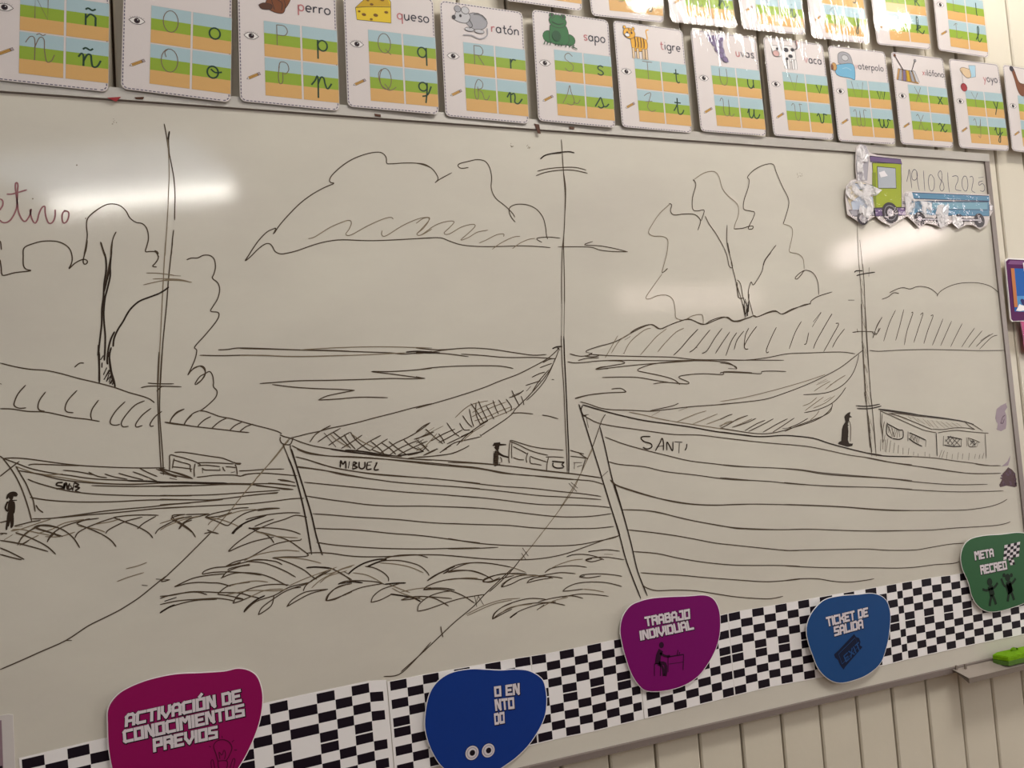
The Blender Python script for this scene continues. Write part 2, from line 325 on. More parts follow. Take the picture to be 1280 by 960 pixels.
('rope_drawing','long mooring line from the middle boat'): """
j F 328,690 290,740 230,815 160,890 100,958
j M 328,690 316,710
f F 860,575 780,680 690,790 620,870 550,955
g F 640,0 560,90 480,190 400,285 350,345
g M 340,350 260,430 160,530 60,625 10,675 65,665 | 295,357 340,348 392,358 | 315,332 345,345 375,352 | 8,678 40,675
G M 830,0 780,40 700,105 640,145 590,175 520,210 440,250 330,322 200,380 100,425 0,468
G M 780,15 850,18 | 710,45 738,48 | 330,322 360,322""",
('rope_drawing','long mooring line from the big boat'): """
t M 303,148 280,185 262,235 | 262,235 240,300 215,370
t F 215,370 180,450 130,560 60,680 0,775
m F 965,5 925,85 880,180 840,270 780,360 700,470 600,600 520,700 480,745
m M 805,235 858,290 | 820,228 865,268 | 495,665 535,720 | 490,700 520,745 | 488,745 525,690
m M 480,745 420,820 340,900 275,958
n M 1280,270 1200,345 1100,440 1020,525 900,625 810,710 700,815 600,905 540,958 | 1030,450 1045,525 | 1050,445 1090,512 | 1030,520 1060,445 | 805,655 810,690 820,728
H M 875,330 790,425 715,492 638,502""",
('boat_drawing','middle boat with long plank lines'): """
j M 265,658 300,672 340,682 400,705 480,730 560,745 700,765 800,780 900,795 1000,805 1120,818 1280,828
j M 350,682 360,675 400,665 450,652 530,635 600,615 700,595 800,572 900,545 1020,515 1150,480 1280,450
j M 270,672 268,695 285,718 335,722 355,672 | 335,725 340,760 370,850 405,958 | 285,718 310,780 345,870 372,958
j M 345,730 420,765 500,785 600,800 720,803 850,810 980,822 1120,838 1280,855
j M 370,805 450,825 540,855 640,880 740,898 900,922 1100,938 1280,948
j M 385,875 480,885 600,902 720,925 880,955 | 328,690 350,672
k M 0,820 150,828 300,838 480,852 650,870 850,895 1000,912 1100,925 1235,945
k M 0,845 130,858 260,870 380,880 480,895 580,915 750,928 900,945 1050,958
l T 0,60 40,160 85,320 120,480 158,712 | 22,5 60,130 110,290 155,440 190,590 230,715
l M 55,60 120,75 200,100 300,130 420,152 560,170 700,182 850,195 1000,207 1280,235
l M 55,122 150,135 250,150 350,175 480,195 600,212 720,228 900,243 1100,257 1280,270
l M 108,228 250,242 450,262 650,282 800,295 1000,308 1280,332
l M 125,320 250,340 400,360 540,378 700,387 900,387 1100,393 1280,402
l M 165,438 300,447 450,460 600,468 750,478 900,493 1050,503 1280,510
l M 180,535 300,540 420,543 560,555 700,570 850,580 1000,597 1130,615 1280,632
l M 190,628 300,645 450,658 620,668 800,672 950,672 1100,668 1280,665
l M 125,700 200,697 290,702 400,718 520,725 700,722 850,712 1000,712 1130,722 1280,737
l M 60,8 130,35 220,48 350,58 500,65 700,78 900,95 1080,112 1280,135
m M 0,95 200,103 420,122 640,152 850,175 1020,200 | 0,118 150,125 300,150 400,168 500,180 650,190 850,210 960,220 1035,242
m M 0,212 150,232 350,255 550,268 750,290 900,305 1020,322 | 0,253 150,267 350,287 500,305 620,318 800,328 1020,343
m M 0,315 150,325 350,345 500,365 650,378 850,380 1000,388 1080,397 | 0,392 200,400 400,420 600,445 750,458 900,458 1000,450 1090,437
m M 0,502 200,510 400,515 550,530 700,537 850,537 980,535 1105,523 | 0,602 100,620 220,637 380,648 560,652 740,652 880,643 1000,620 1100,600 1140,583
m M 0,672 150,670 335,662 | 0,715 150,730 300,742 450,745 560,742 680,728 800,700 940,650 1050,610 1145,583
k M 1280,900 1230,945""",
('net_drawing','stern of the middle boat with cross-hatching'): """
k M 0,482 150,440 300,395 450,345 560,300 680,255 780,205 870,155 930,105 955,75 | 0,808 120,800 230,785 310,755 355,730
k T 908,85 940,72 975,70 | 940,78 960,95
k M 950,95 930,150 890,230 830,310 760,390 700,450 660,490 640,520 590,560 530,600 430,665
k M 955,80 945,110 | 925,155 900,220 850,310 780,390 735,430 | 885,225 820,300 770,380
k M 635,515 700,512 780,520 | 840,527 890,535 948,553
k M 430,672 350,690 250,715 160,778 | 425,655 435,672 | 480,565 420,600 340,660 270,730 | 235,730 160,775
k F 260,545 330,480 390,450 480,432 | 300,710 380,640 460,590 | 0,765 60,735 140,650 | 100,640 180,600 | 120,610 60,650
k M 365,450 410,510 450,575 | 415,432 440,490 475,560 | 355,485 370,560 385,605 | 310,530 345,580 375,608 | 400,445 400,520 430,590 | 468,465 500,520 520,555 | 512,428 530,480 550,522 | 550,425 580,470 605,518 | 600,420 635,470 630,500 | 638,362 660,410 690,468 | 700,400 715,440 718,460 | 290,580 320,625 360,625 | 205,578 250,640 290,670 | 65,620 130,680 180,718 | 150,650 180,690 190,715
k F 370,540 440,505 520,470 600,440 | 375,510 450,470 530,440 | 390,565 470,540 560,500 640,470 | 420,590 500,550 600,510 660,480
k M 620,412 680,390 718,362 | 640,398 700,375 | 735,368 765,335 | 730,330 800,308 830,298 | 772,275 820,252 860,240 | 825,212 870,195 905,183 | 845,178 890,155 930,150
k M 100,700 180,655 260,620 | 150,712 230,670 310,625 | 205,720 290,680 380,635 | 55,795 120,765 140,750 | 0,640 50,600 95,578 | 0,690 80,650 120,640 | 0,775 50,770 | 10,740 45,765 | 0,715 50,690 | 30,700 80,765
k T 300,670 380,635 | 430,590 480,560 | 0,780 50,770
j M 465,708 500,660 550,625 605,597 | 517,708 580,665 670,615 | 590,730 650,690 735,640 | 675,750 740,710 815,660 | 770,765 860,705 940,662 | 870,762 930,720 985,685 | 930,785 990,745 1045,710 1110,680 1190,635 1268,578 | 1000,790 1080,740 1195,692 | 1050,795 1150,745 1250,700 | 1120,795 1200,775 1250,730 | 1160,688 1220,670 1280,650
j M 737,640 770,690 830,740 870,765 | 695,655 720,700 770,755 | 620,640 680,690 740,750 | 870,700 930,750 960,785 | 940,710 1000,750 1040,790 | 992,702 1050,750 1110,790 | 1090,690 1150,740 1220,765 | 1180,695 1230,740 1262,768 | 1235,622 1280,660 | 560,645 640,740
j T 700,760 820,770 950,792 | 1040,800 1140,785 1225,768
j F 600,650 640,690 720,740 | 740,650 810,700 900,745
l M 800,68 900,60 1000,50 1100,35 1180,0 | 560,10 640,40 760,58 | 900,50 960,20 1000,5 | 1010,30 1060,5
l T 280,5 400,25 560,42 700,50""",
('cabin_drawing','low cabin on the middle boat'): """
z M 295,170 320,165 400,190 520,225 640,245 760,255 835,262 | 300,175 380,205 480,255 580,290 680,312 | 298,180 290,260 288,360 295,390 | 318,190 315,280 318,345
z M 330,225 400,260 475,300 | 480,285 462,340 468,388 | 330,335 390,355 440,358 | 500,325 505,390 560,400 615,412 | 500,322 560,345 670,380 | 685,335 670,400 665,470 | 655,330 740,328 838,335
z T 720,372 780,378 845,382 | 730,385 730,420 770,440 835,438 | 840,385 820,405 842,432
z M 900,262 980,285 1040,300 | 900,322 980,330 1080,345 | 990,290 1040,325 1080,350 | 1055,350 1035,410 1020,470 | 935,385 1020,385 | 945,390 942,450 | 970,428 1020,412""",
('mast_drawing','middle mast with two yards'): """
i M 830,20 835,90 842,200 852,330 850,450 845,560 835,660 832,800 832,960 | 835,100 842,200 855,300 852,430 | 850,480 843,600 845,700 848,850 848,960
i T 710,132 740,110 800,97 870,90 905,97 | 765,104 830,98
i M 692,202 750,188 830,180 910,180 972,195 | 685,228 740,208 820,196 900,196 980,213
P M 702.2,378 701.8,422 | 705.6,378 704.8,422
k T 985,0 990,150 1000,350 1010,600 1018,780 1018,915
k M 968,0 972,150 985,350 995,600 1005,800 1008,910""",
('figure_drawing','tiny dark figure in a brimmed hat on the middle boat'): """
z T 125,215 180,205 262,207 | 140,195 200,185 | 135,205 195,195 | 150,200 200,205 | 140,235 190,230 | 155,245 185,265 | 165,230 190,250 | 170,260 185,290
z T 185,285 220,310 275,335 | 190,300 240,325
z M 130,280 180,275 | 130,300 185,300 | 130,320 185,315 | 130,345 190,335 | 128,360 190,350 | 130,380 185,370 | 140,395 205,388 | 165,280 180,400 | 200,330 215,350 215,385
z T 140,290 135,400 | 140,415 205,408 | 145,420 200,400""",
('lettering','boat name MIGUEL on the middle boat'): """
j T 668,878 672,830 686,855 703,835 706,885 | 730,835 722,882 | 755,838 750,888 | 755,838 778,848 756,860 782,875 750,888 | 795,838 795,875 815,885 832,870 832,838 | 850,842 845,888 878,885 | 850,842 880,838 | 848,862 872,860 | 915,842 895,890 926,890 | 903,848 915,842""",
('horizon_drawing','double horizon line behind the boats'): """
e M 388,732 450,730 520,720 650,722 800,728 950,733 1100,735 1280,742
e M 265,768 400,771 550,768 700,770 850,776 1000,776 1280,768
e F 950,732 1100,722 1280,715
j M 0,83 200,87 400,93 600,98 800,105 1000,112 1100,120 1280,102
j F 0,130 150,128 300,135 500,135 700,130 900,122 1100,112 | 400,92 600,80 800,73 1000,72 1280,80
j T 1105,108 1180,102 1280,108 | 1130,118 1240,112
k M 0,118 100,108 200,92 350,80 500,88 650,110 780,128 870,123 | 0,80 150,92 300,82 | 0,108 200,118 350,138 | 300,120 450,130 600,143 800,143 930,152
k T 0,105 60,112 160,112
q M 65,332 130,348 190,342 215,325 | 190,335 350,345 550,350 750,355 900,370 1100,372 1280,375
q M 50,385 100,393 180,388 250,380 400,375 700,378 900,375 1100,372
q T 1180,375 1280,372
q M 120,377 180,362 260,358 | 160,348 220,352 260,345
r M 0,370 120,375 220,370 330,355 450,332 600,326 800,320 900,332 | 0,375 200,374 425,375
s M 155,628 220,635 350,628 550,622 750,625 950,630 1135,628""",
('water_drawing','zigzag ripples on the water'): """
j M 132,317 250,308 400,298 600,295 800,290 1000,283 1120,285 1235,283 | 1235,283 1150,272 1000,252 875,237 1000,237 1150,228 1280,215 | 215,323 350,340 500,350 650,355 765,362 | 765,362 680,378 580,400 522,427 | 522,427 650,420 800,408 985,411
k M 0,228 120,210 300,200 500,198 580,203 648,216 | 0,270 62,283
q M 240,438 270,425 350,410 430,395 400,380 320,378 | 240,438 400,418 560,402 750,388 900,378 | 1180,430 1130,395 1050,382 900,378 750,385 620,400 530,430 520,445 560,455 680,480 760,505 800,538 | 1180,432 1120,430 | 280,490 400,487 520,490 640,510 740,525 | 620,533 700,522 800,530 850,532 855,520 790,488 850,472 960,465 1085,470 1090,452 1180,452 1280,458
q M 342,567 400,562 432,578 430,588 320,592 200,605 100,632 | 905,290 915,292
r M 0,392 60,400 108,420 105,435 | 0,462 25,455 180,460 270,465 280,450 350,447 440,450
k M 1195,222 1230,208 1280,203 | 1195,222 1280,218 | 905,290 920,292 | 1060,415 1140,395 1280,378""",
('hill_drawing','hatched hill behind the big boat'): """
q M 175,322 180,310 250,285 350,258 420,225 480,190 560,150 610,137 640,150 670,165 720,145 800,115 860,100 920,125 970,135 1020,115 1090,90 1120,95 1160,118 1220,105 1280,85
q M 175,322 215,330
q F 385,210 340,290 300,360 | 480,190 400,240 340,330 | 470,215 430,240 | 605,162 560,175 470,250 425,330 | 710,165 640,220 570,300 535,340 | 825,162 770,190 700,260 650,320
q M 430,330 420,328 | 920,167 860,230 800,300 755,342 | 1000,172 960,220 900,295 862,322 | 1080,162 1030,230 980,310 945,330 | 1132,185 1080,260 1035,330 | 1178,190 1140,250 1105,345 | 1225,180 1180,240 1160,305 | 1258,160 1235,210 1228,290 1250,302 | 470,200 485,180
r M 0,95 50,88 80,108 120,118 165,102 225,78 250,85 320,55 370,45 415,68 480,40 560,5 605,0
r M 245,148 205,200 165,270 168,300 188,300 | 375,155 345,215 310,300 312,325 325,318 | 542,115 500,190 460,300 | 672,55 620,120 | 745,65 690,160 640,250 622,298 | 770,130 790,135 750,210 690,318 | 830,165 780,230 748,290 | 560,270 575,260 590,190
p M 885,860 905,865 960,845 1000,838 1030,850 1080,825 1165,800 1175,785 1210,762 1280,740 | 1140,632 1115,648 1095,670 1105,675 1125,655 1145,632 1185,645 1208,690 1213,755
p M 1225,843 1180,915 | 1280,850 1230,930
s M 245,257 290,240 330,210 370,215 | 300,210 350,185 400,172 450,182 500,165 550,165 600,180 645,215 650,235 | 645,235 670,200 730,165 800,143 880,135 960,140 1030,160 1080,195 1100,220 | 0,263 45,263
s T 450,183 460,178
s M 245,387 205,465 178,540 | 195,500 210,505 235,465 | 345,335 300,430 258,562 | 405,330 375,450 345,557 | 460,355 470,360 430,480 408,590 | 525,370 545,360 510,470 477,572 | 600,378 618,378 580,480 550,580 | 690,398 650,500 612,592 | 752,415 710,510 672,595 | 830,432 790,510 745,603 | 920,465 870,535 825,605 | 975,485 920,550 875,608 | 1055,505 990,545 930,602 | 1085,518 1040,535 955,620 | 1030,512 960,560""",
('tree_drawing','right tree outline with a forked trunk'): """
p F 470,300 420,345 385,395 362,440 385,460 430,462 458,480 455,540 440,600 430,645 455,622
p M 430,645 445,635 458,622
p F 430,650 390,705 350,765 365,775 410,758 455,757 485,780 495,830 500,870 540,880 580,860 625,853 635,870 635,900
p M 465,298 478,305 472,335 490,355 540,350 590,352 615,370 622,390 608,432 | 625,385 640,340 635,330 605,335 583,325 582,270 598,210 595,190 585,178
p F 590,178 640,145 690,138 715,165 730,220 760,260 805,300 812,350 795,400 790,425
p M 790,425 830,422 865,412 885,412 880,425 862,425 865,410 885,370 892,342 870,335 838,325 840,280 860,220 865,180 857,165 890,130 940,105 985,102 1000,140 1030,210 1060,270 1062,310 1045,370 1035,400
p F 1035,400 1075,415 1082,450 1070,510 1068,540 1110,550 1135,575 1140,628
p M 645,360 665,400 700,450 740,520 | 740,520 755,560 765,610 782,610 755,500 755,405 | 775,590 790,650 805,710 830,790 845,870 | 760,500 770,560
p T 758,495 768,545 | 935,610 945,580 975,540 | 840,780 845,860 | 852,800 850,865 | 860,790 858,860 | 835,800 848,850 862,800 855,860 | 865,750 862,840 | 845,775 862,830
p M 1000,505 970,545 940,590 930,635 905,680 885,705 875,690 862,730 862,770 870,800 885,858 | 805,680 822,700 835,770 850,800 | 805,690 808,740 815,770 840,770 | 800,700 810,770
p M 270,945 310,920 375,903 420,925 480,900 540,880 580,880 635,903 680,880 740,865 790,885 840,875 885,860""",
('boat_drawing','big right boat with bow post and plank lines'): """
t M 135,65 190,80 270,107 350,118 480,122 600,128 700,118 870,98 1050,85 1280,62 | 790,75 750,92 680,108 600,125
t T 125,80 150,160 200,320 260,510 330,740 400,955 | 265,230 300,370 350,590 410,780 460,955
t T 150,90 140,120 155,155 175,160 | 150,85 250,115 400,155 560,190 720,212 880,235 1050,265 1280,292
t M 170,165 250,205 360,228 480,245 620,265 760,283 930,287 1080,305 1280,328 | 150,155 190,150 | 175,170 190,240
t M 300,300 420,345 560,385 700,420 860,458 1040,480 1160,495 1280,500
t M 325,465 400,483 560,498 700,530 900,553 1100,580 1280,590
t M 335,585 370,620 480,660 620,700 760,728 900,748 1060,753 1280,747
t M 418,785 520,787 640,798 760,828 900,860 1080,892 1180,910 1280,912
t M 450,918 560,930 680,945 780,958
u T 0,265 120,282 220,295 300,297 400,290 480,292 620,308 720,340 820,368 950,400 1080,425 1280,432
u M 0,240 130,262 220,275 300,278 380,268 480,240 620,195 700,150 745,100 745,75
u M 0,303 150,322 350,342 560,360 700,385 860,420 1000,440 1150,470 1280,485 | 0,483 180,498 400,508 540,518 680,538 850,553 1100,573 1280,590 | 0,570 200,588 340,597 480,612 700,625 900,632 1100,637 1280,648 | 0,753 180,747 400,750 600,757 820,767 1000,782 1150,790 1280,790 | 0,890 100,905 220,915 420,917 620,915 850,923 1060,927 1280,922
v T 65,0 120,180 170,345 215,510 300,730 | 135,15 185,185 240,390 280,560 340,712 | 275,540 285,570
v M 115,0 150,30 230,58 350,95 480,130 620,150 760,155 900,150 1050,148 1280,155
v M 190,182 320,187 430,205 560,237 700,265 850,290 1000,300 1150,305 1280,303 | 222,307 350,320 500,340 640,365 760,388 900,403 1060,420 1200,433 1280,433 | 255,440 400,452 530,480 700,507 860,522 1000,525 1150,525 1280,530 | 300,570 400,578 540,585 700,600 900,615 1050,625 1150,622 1280,610 | 310,645 340,665 400,680 520,677 640,682 760,700 880,718 1000,728 1100,730 1175,715
w M 0,25 100,35 220,55 400,68 560,78 700,95 900,110 1085,108 | 0,98 120,110 280,120 520,125 700,138 900,148 1050,147 1170,143 | 0,215 160,220 320,228 480,240 640,247 800,247 960,245 1080,230 1150,210 1190,187 | 0,350 120,347 260,352 420,357 600,355 780,352 900,342 1100,330 1170,320 1207,308 | 0,462 160,458 320,455 440,453 560,460 700,458 780,445 880,428 960,422 | 0,542 100,548 250,553 450,553 600,555 700,550 800,537 900,530 935,520 | 0,622 80,612 180,612 260,625 340,630 420,622 480,612
w M 630,0 760,20 880,38 1000,50 1150,50 | 1020,0 1080,8 1150,8
x M 0,465 130,485 200,500 400,502 620,515 800,540 960,560 1120,583 1215,583
x M 0,508 150,540 400,580 600,605 800,635 980,655 1215,650""",
('stern_drawing','far stern of the big boat with slanted hatching'): """
r M 0,668 150,655 300,635 400,605 560,545 700,480 800,425 880,365 930,325 955,300 945,250
r F 0,650 150,625 300,590 450,550 600,505 700,470 | 640,540 720,510 | 0,820 40,790 80,780
r M 925,335 910,400 880,470 830,530 770,570 690,595 555,605 | 838,555 800,610 740,665 650,705 560,725 | 745,680 735,715 690,745 600,780 520,810 430,850
r F 835,475 770,515 700,570 | 775,515 730,540 | 735,515 680,545 625,582 | 710,500 650,530 | 645,622 600,660 550,680 | 690,620 620,670 565,712 | 765,610 700,660 620,695 | 740,620 690,650 | 660,710 640,740 600,775
r M 82,735 50,745 0,770 | 185,743 120,765 60,800 0,830 | 240,762 180,790 80,822 | 300,775 240,800 165,845 | 355,765 290,800 190,850 | 450,765 380,800 285,855 | 495,760 420,810 350,855 | 585,762 520,800 450,828 | 415,830 475,825
q F 460,720 560,740 640,760 740,780 | 665,715 610,745 | 850,690 790,712 | 975,712 900,735 780,785 | 1050,732 970,765 885,800 | 1145,735 1060,770 975,802 | 1250,742 1160,780 1060,812 | 1280,765 1200,800 1150,822 | 1280,815 1235,840 | 740,780 900,805 1100,835 1280,862""",
('lettering','boat name SANTI on the big boat'): """
t T 602,297 555,297 540,308 560,330 605,345 610,368 580,380 552,368 | 635,392 665,340 680,308 690,345 688,390 | 645,365 692,358 | 712,390 712,335 728,355 750,392 752,330 | 762,332 815,335 | 795,340 792,408 | 845,345 842,370 832,390""",
('mast_drawing','right mast with faint shading'): """
r M 940,0 945,100 948,230 955,330 965,500 975,650 990,850 1000,960 | 965,0 975,150 985,320 1000,560 1015,700 1035,960
r F 950,80 968,160 | 955,260 972,330 | 962,400 985,460 | 965,470 985,560 | 972,580 992,640 | 985,730 1000,800 | 985,780 1010,900
r M 885,190 940,183 1020,185 | 912,165 920,190 | 1080,88 1045,145 1020,225 | 1010,185 1040,205 1060,160
r T 905,678 980,682 1065,668 | 912,697 1000,697 1075,680 | 985,740 1000,860 | 945,180 950,300
P M 1071,279 1073.4,331 | 1074.5,300 1078,332
s M 78,0 85,80 95,200 100,330 103,480 105,600 115,780 125,960 | 105,0 115,120 122,300 130,480 140,650 155,820 165,960
s T 45,62 60,50 105,50 | 60,85 110,72 195,60
s M 152,25 150,92 | 30,497 100,490 190,495 | 65,470 68,495
s F 95,110 110,160 | 98,180 112,230 | 100,260 120,330 | 105,420 125,470 | 110,620 130,680 | 115,720 135,790 | 120,850 145,930 | 108,660 122,760
u M 960,0 985,150 1000,320 1012,430 | 1000,0 1015,120 1030,280 1040,430
u T 980,120 1000,260 | 1000,300 1012,400
u F 975,30 1000,100 | 1000,180 1020,260""",
('figure_drawing','tall dark standing figure on the big boat'): """
u T 830,165 850,145 868,140 | 835,160 850,158 | 840,170 878,166 | 832,185 860,180 | 838,150 862,150 | 845,175 850,200 | 830,210 858,205 | 822,225 858,222 | 818,240 855,240 | 815,260 855,258 | 812,280 855,276 | 812,300 855,296 | 810,318 852,314 | 805,335 855,330 | 800,345 870,345 | 785,345 800,335 | 830,358 880,358 | 850,350 885,345 | 835,200 815,340 | 850,200 850,350 | 842,200 832,345 | 825,215 822,340
u T 838,160 836,190 | 848,150 846,190 | 856,145 854,180 | 820,250 820,345 | 835,250 838,350 | 845,250 848,355 | 810,300 808,345
u M 858,190 870,230 868,330""",
('cabin_drawing','long cabin with windows on the big boat'): """
x T 125,82 200,88 300,102 420,120 560,148 700,165 820,180 900,195 975,218 | 150,88 300,110 500,135 700,160 880,188
x M 140,95 220,130 330,180 440,230 540,270 640,290 | 215,118 300,140 400,178 490,215 560,245 605,262 | 220,120 330,122 450,140 560,150 | 605,258 700,262 800,248 900,248 985,262 | 895,195 940,235 985,262 | 890,190 960,215 1055,275 | 655,292 720,280 820,270 940,282 1060,292 1105,295
x T 640,290 645,400 648,500 | 890,188 975,218
x M 145,100 145,200 160,300 165,360 | 1075,298 1080,400 1085,518 | 160,120 155,240 165,350 | 180,190 165,280 165,380 | 185,310 175,370
x F 390,145 420,175 | 430,150 490,200 | 470,165 540,215 | 520,165 590,235 | 560,180 620,245 | 600,180 660,250 | 640,185 715,250 | 680,190 750,245 | 725,195 790,245 | 775,200 840,245 | 820,205 870,240 | 300,135 380,165
x T 205,200 200,300 250,340 | 205,210 260,240 310,265 345,268 | 345,270 345,330 310,350 250,342
x M 205,220 240,300 | 215,230 250,330 | 240,240 270,330 | 225,240 215,290 | 250,250 255,320 | 270,255 262,330 | 290,260 270,330 | 300,265 290,340 | 310,260 315,330
x T 390,280 388,365 | 400,290 470,320 550,358 | 395,340 450,380 515,412
x M 550,358 545,415 | 405,300 420,350 | 420,310 440,360 | 440,320 450,370 | 455,325 470,385 | 470,330 470,380 | 490,335 480,390 | 430,310 405,350 | 460,320 430,370
x T 705,320 703,410 | 710,400 780,412 865,412 | 740,325 800,335 870,350 | 865,350 862,412 | 740,325 800,410 | 765,318 850,405 | 720,370 760,330 | 740,390 790,325 | 770,400 820,345 | 800,405 850,350 | 720,350 760,400
x M 910,332 912,412 | 920,335 980,355 1030,378 | 925,340 930,410 1000,415 | 1010,375 1005,415
x T 935,350 985,405 | 960,350 990,400 | 940,400 975,360 | 960,410 1000,380 | 950,365 985,370
x M 148,350 145,455 | 190,350 185,460 | 210,345 195,465 | 235,360 222,465 | 270,380 260,470 | 305,400 300,475 | 345,425 345,485 | 398,425 390,488 | 440,460 438,492 | 480,475 480,502 | 540,460 540,500 | 580,478 582,510 | 690,445 665,515 | 712,450 690,515 | 740,462 730,530 | 785,480 780,525 | 838,465 828,530 | 878,475 872,528 | 935,470 928,535 | 990,480 980,525 | 1030,480 1020,525 | 1065,470 1050,522 | 170,350 165,440""",
}
DATE = "E M 120,250 138,175 150,108 165,200 180,325 | 235,130 210,108 185,135 178,180 190,225 225,225 242,180 235,130 245,250 265,350 | 312,120 320,250 328,355 | 405,170 380,180 368,250 385,340 415,352 435,310 435,220 405,170 | 525,180 515,130 495,130 480,170 500,215 535,260 548,320 530,352 508,345 500,300 520,240 525,180 | 590,140 595,260 610,372 | 640,190 680,180 705,195 705,240 680,300 685,340 745,352 | 775,185 755,230 755,300 780,350 805,350 820,300 815,230 800,190 775,185 | 840,195 870,190 882,230 870,300 865,350 905,375 | 990,240 945,255 950,290 985,270 1010,300 1010,340 990,360 960,350 | 940,205 1000,195"
GOAL = "D M 0,520 25,530 40,560 35,610 10,650 0,670 | 0,800 30,830 80,835 130,810 170,760 205,690 225,620 232,500 235,400 240,340 230,305 210,310 205,360 212,430 225,520 235,600 245,680 275,760 310,810 345,815 380,770 405,720 415,655 405,680 415,750 440,815 470,842 500,800 520,720 550,650 580,620 600,625 602,700 620,780 650,840 690,840 720,800 735,740 735,660 | 880,680 850,690 830,730 830,800 850,842 890,820 915,760 915,700 880,680 850,675 | 90,455 160,455 250,430 360,398"
# ---------------------------------------------------------------- materials
wall_mat = mat('cream_painted_wood', (212, 203, 185), 0.55, 0.3, noise=.07, nscale=5, bump=.25, bscale=35)
gap_mat = mat('shadow_gap_wood', (96, 78, 62), 0.8, 0.1)
alu = mat('aluminium', (188, 182, 174), 0.38, 0.4, metal=.35, bump=.1, bscale=90)
alu_dark = mat('aluminium_edge', (132, 120, 114), 0.5, 0.3, metal=.2)
paper = mat('white_paper', (243, 238, 236), 0.5, 0.25)
black = mat('black_print', (24, 14, 26), 0.5, 0.2)
ink_d = mat('dark_marker_ink', (52, 40, 30), 0.5, 0.15)
ink_m = mat('brown_black_marker_ink', (80, 66, 51), 0.5, 0.15)
ink_f = mat('worn_marker_ink', (132, 117, 95), 0.5, 0.15)
ink_red = mat('faded_red_marker_ink', (156, 104, 108), 0.5, 0.15)
ink_blue = mat('blue_grey_marker_ink', (98, 94, 110), 0.5, 0.15)

# ---------------------------------------------------------------- the wall of planks, the floor
WX0, WX1, WZ1, PITCH, G0 = -2.4, 3.6, 3.0, 0.1035, 0.664
wall = Mesh(); wall.box(WX0, WX1, 0.030, 0.10, 0.0, WZ1, gap_mat)
wall_o = wall.build('wall_back'); wall_o['kind'] = 'structure'
gv = 0.0048
pm = Mesh(); h = PITCH - gv
# tongue-and-groove plank with chamfered long edges
prof = [(0, .030), (0, .0165), (.003, .0135), (h-.003, .0135), (h, .0165), (h, .030)]
for (a, b) in zip(prof, prof[1:]): pm.face([(a[0], a[1], 0), (b[0], b[1], 0), (b[0], b[1], WZ1), (a[0], a[1], WZ1)], wall_mat)
pm.face([(p[0], p[1], 0) for p in reversed(prof)], wall_mat); pm.face([(p[0], p[1], WZ1) for p in prof], wall_mat)
first = None
k0 = math.ceil((WX0 - G0)/PITCH); k1 = math.floor((WX1 - G0)/PITCH)
for k in range(k0, k1):
    x = G0 + k*PITCH + gv/2
    if first is None: first = pm.build('plank', wall_o); o = first
    else: o = first.copy(); COL.objects.link(o)
    o.location = (x, random.Random(k).uniform(-.0008, .0008), 0)
fl = Mesh(); fl.box(WX0, WX1+3, -6.5, 0.10, -0.05, 0.0, mat('wooden_floor', (112, 84, 62), 0.45, 0.4, noise=.15, nscale=3))
fo = fl.build('floor'); fo['kind'] = 'structure'

# ---------------------------------------------------------------- whiteboard
BX0, BX1 = -0.95, 1.843
BT, BB = 2.0965, 0.866     # top and bottom of the enamel face
def enamel():
    m = bpy.data.materials.new('white_enamel'); m.use_nodes = True; nt = m.node_tree; b = nt.nodes['Principled BSDF']
    b.inputs['Roughness'].default_value = 0.085; b.inputs['Specular IOR Level'].default_value = 0.5
    tc = nt.nodes.new('ShaderNodeTexCoord')
    n = nt.nodes.new('ShaderNodeTexNoise'); n.inputs['Scale'].default_value = 2.2; n.inputs['Detail'].default_value = 6; n.inputs['Roughness'].default_value = .6
    mp = nt.nodes.new('ShaderNodeMapping'); mp.inputs['Scale'].default_value = (1, 1, 2.2)
    nt.links.new(tc.outputs['Object'], mp.inputs[0]); nt.links.new(mp.outputs[0], n.inputs['Vector'])
    r = nt.nodes.new('ShaderNodeValToRGB')
    r.color_ramp.elements[0].position = .3; r.color_ramp.elements[0].color = srgb(205, 198, 186)
    r.color_ramp.elements[1].position = .72; r.color_ramp.elements[1].color = srgb(217, 211, 197)
    nt.links.new(n.outputs['Fac'], r.inputs[0]); nt.links.new(r.outputs[0], b.inputs['Base Color'])
    # wiped haze makes the gloss slightly uneven, the sheet is not quite flat
    n2 = nt.nodes.new('ShaderNodeTexNoise'); n2.inputs['Scale'].default_value = 260; n2.inputs['Detail'].default_value = 2
    nt.links.new(tc.outputs['Object'], n2.inputs['Vector'])
    bp = nt.nodes.new('ShaderNodeBump'); bp.inputs['Strength'].default_value = .5; bp.inputs['Distance'].default_value = .00006
    nt.links.new(n2.outputs['Fac'], bp.inputs['Height']); nt.links.new(bp.outputs[0], b.inputs['Normal'])
    return m
enamel_m = enamel()
board = empty('whiteboard', (0, 0, BB-.02), 'large white dry-erase board covered with a black marker drawing of boats', 'whiteboard')
OZ = BB-.02
def onboard(o): o.parent = board; o.location.z = -OZ; return o
bm_ = Mesh(); bm_.box(BX0, BX1, 0.0, 0.0125, BB, BT, enamel_m)
onboard(bm_.build('panel'))
def rail(pts, y0, m, label=None):
    r = Mesh(); r.prism(pts, y0, .0130, m); return onboard(r.build('frame_rail'))
rail([(BX0-.02, BT), (BX1+.015, BT), (BX1+.015, BT+.020), (BX0-.02, BT+.020)], -.005, alu)
rail([(BX0-.02, BB-.012), (BX1+.012, BB-.012), (BX1+.012, BB), (BX0-.02, BB)], -.007, alu_dark)
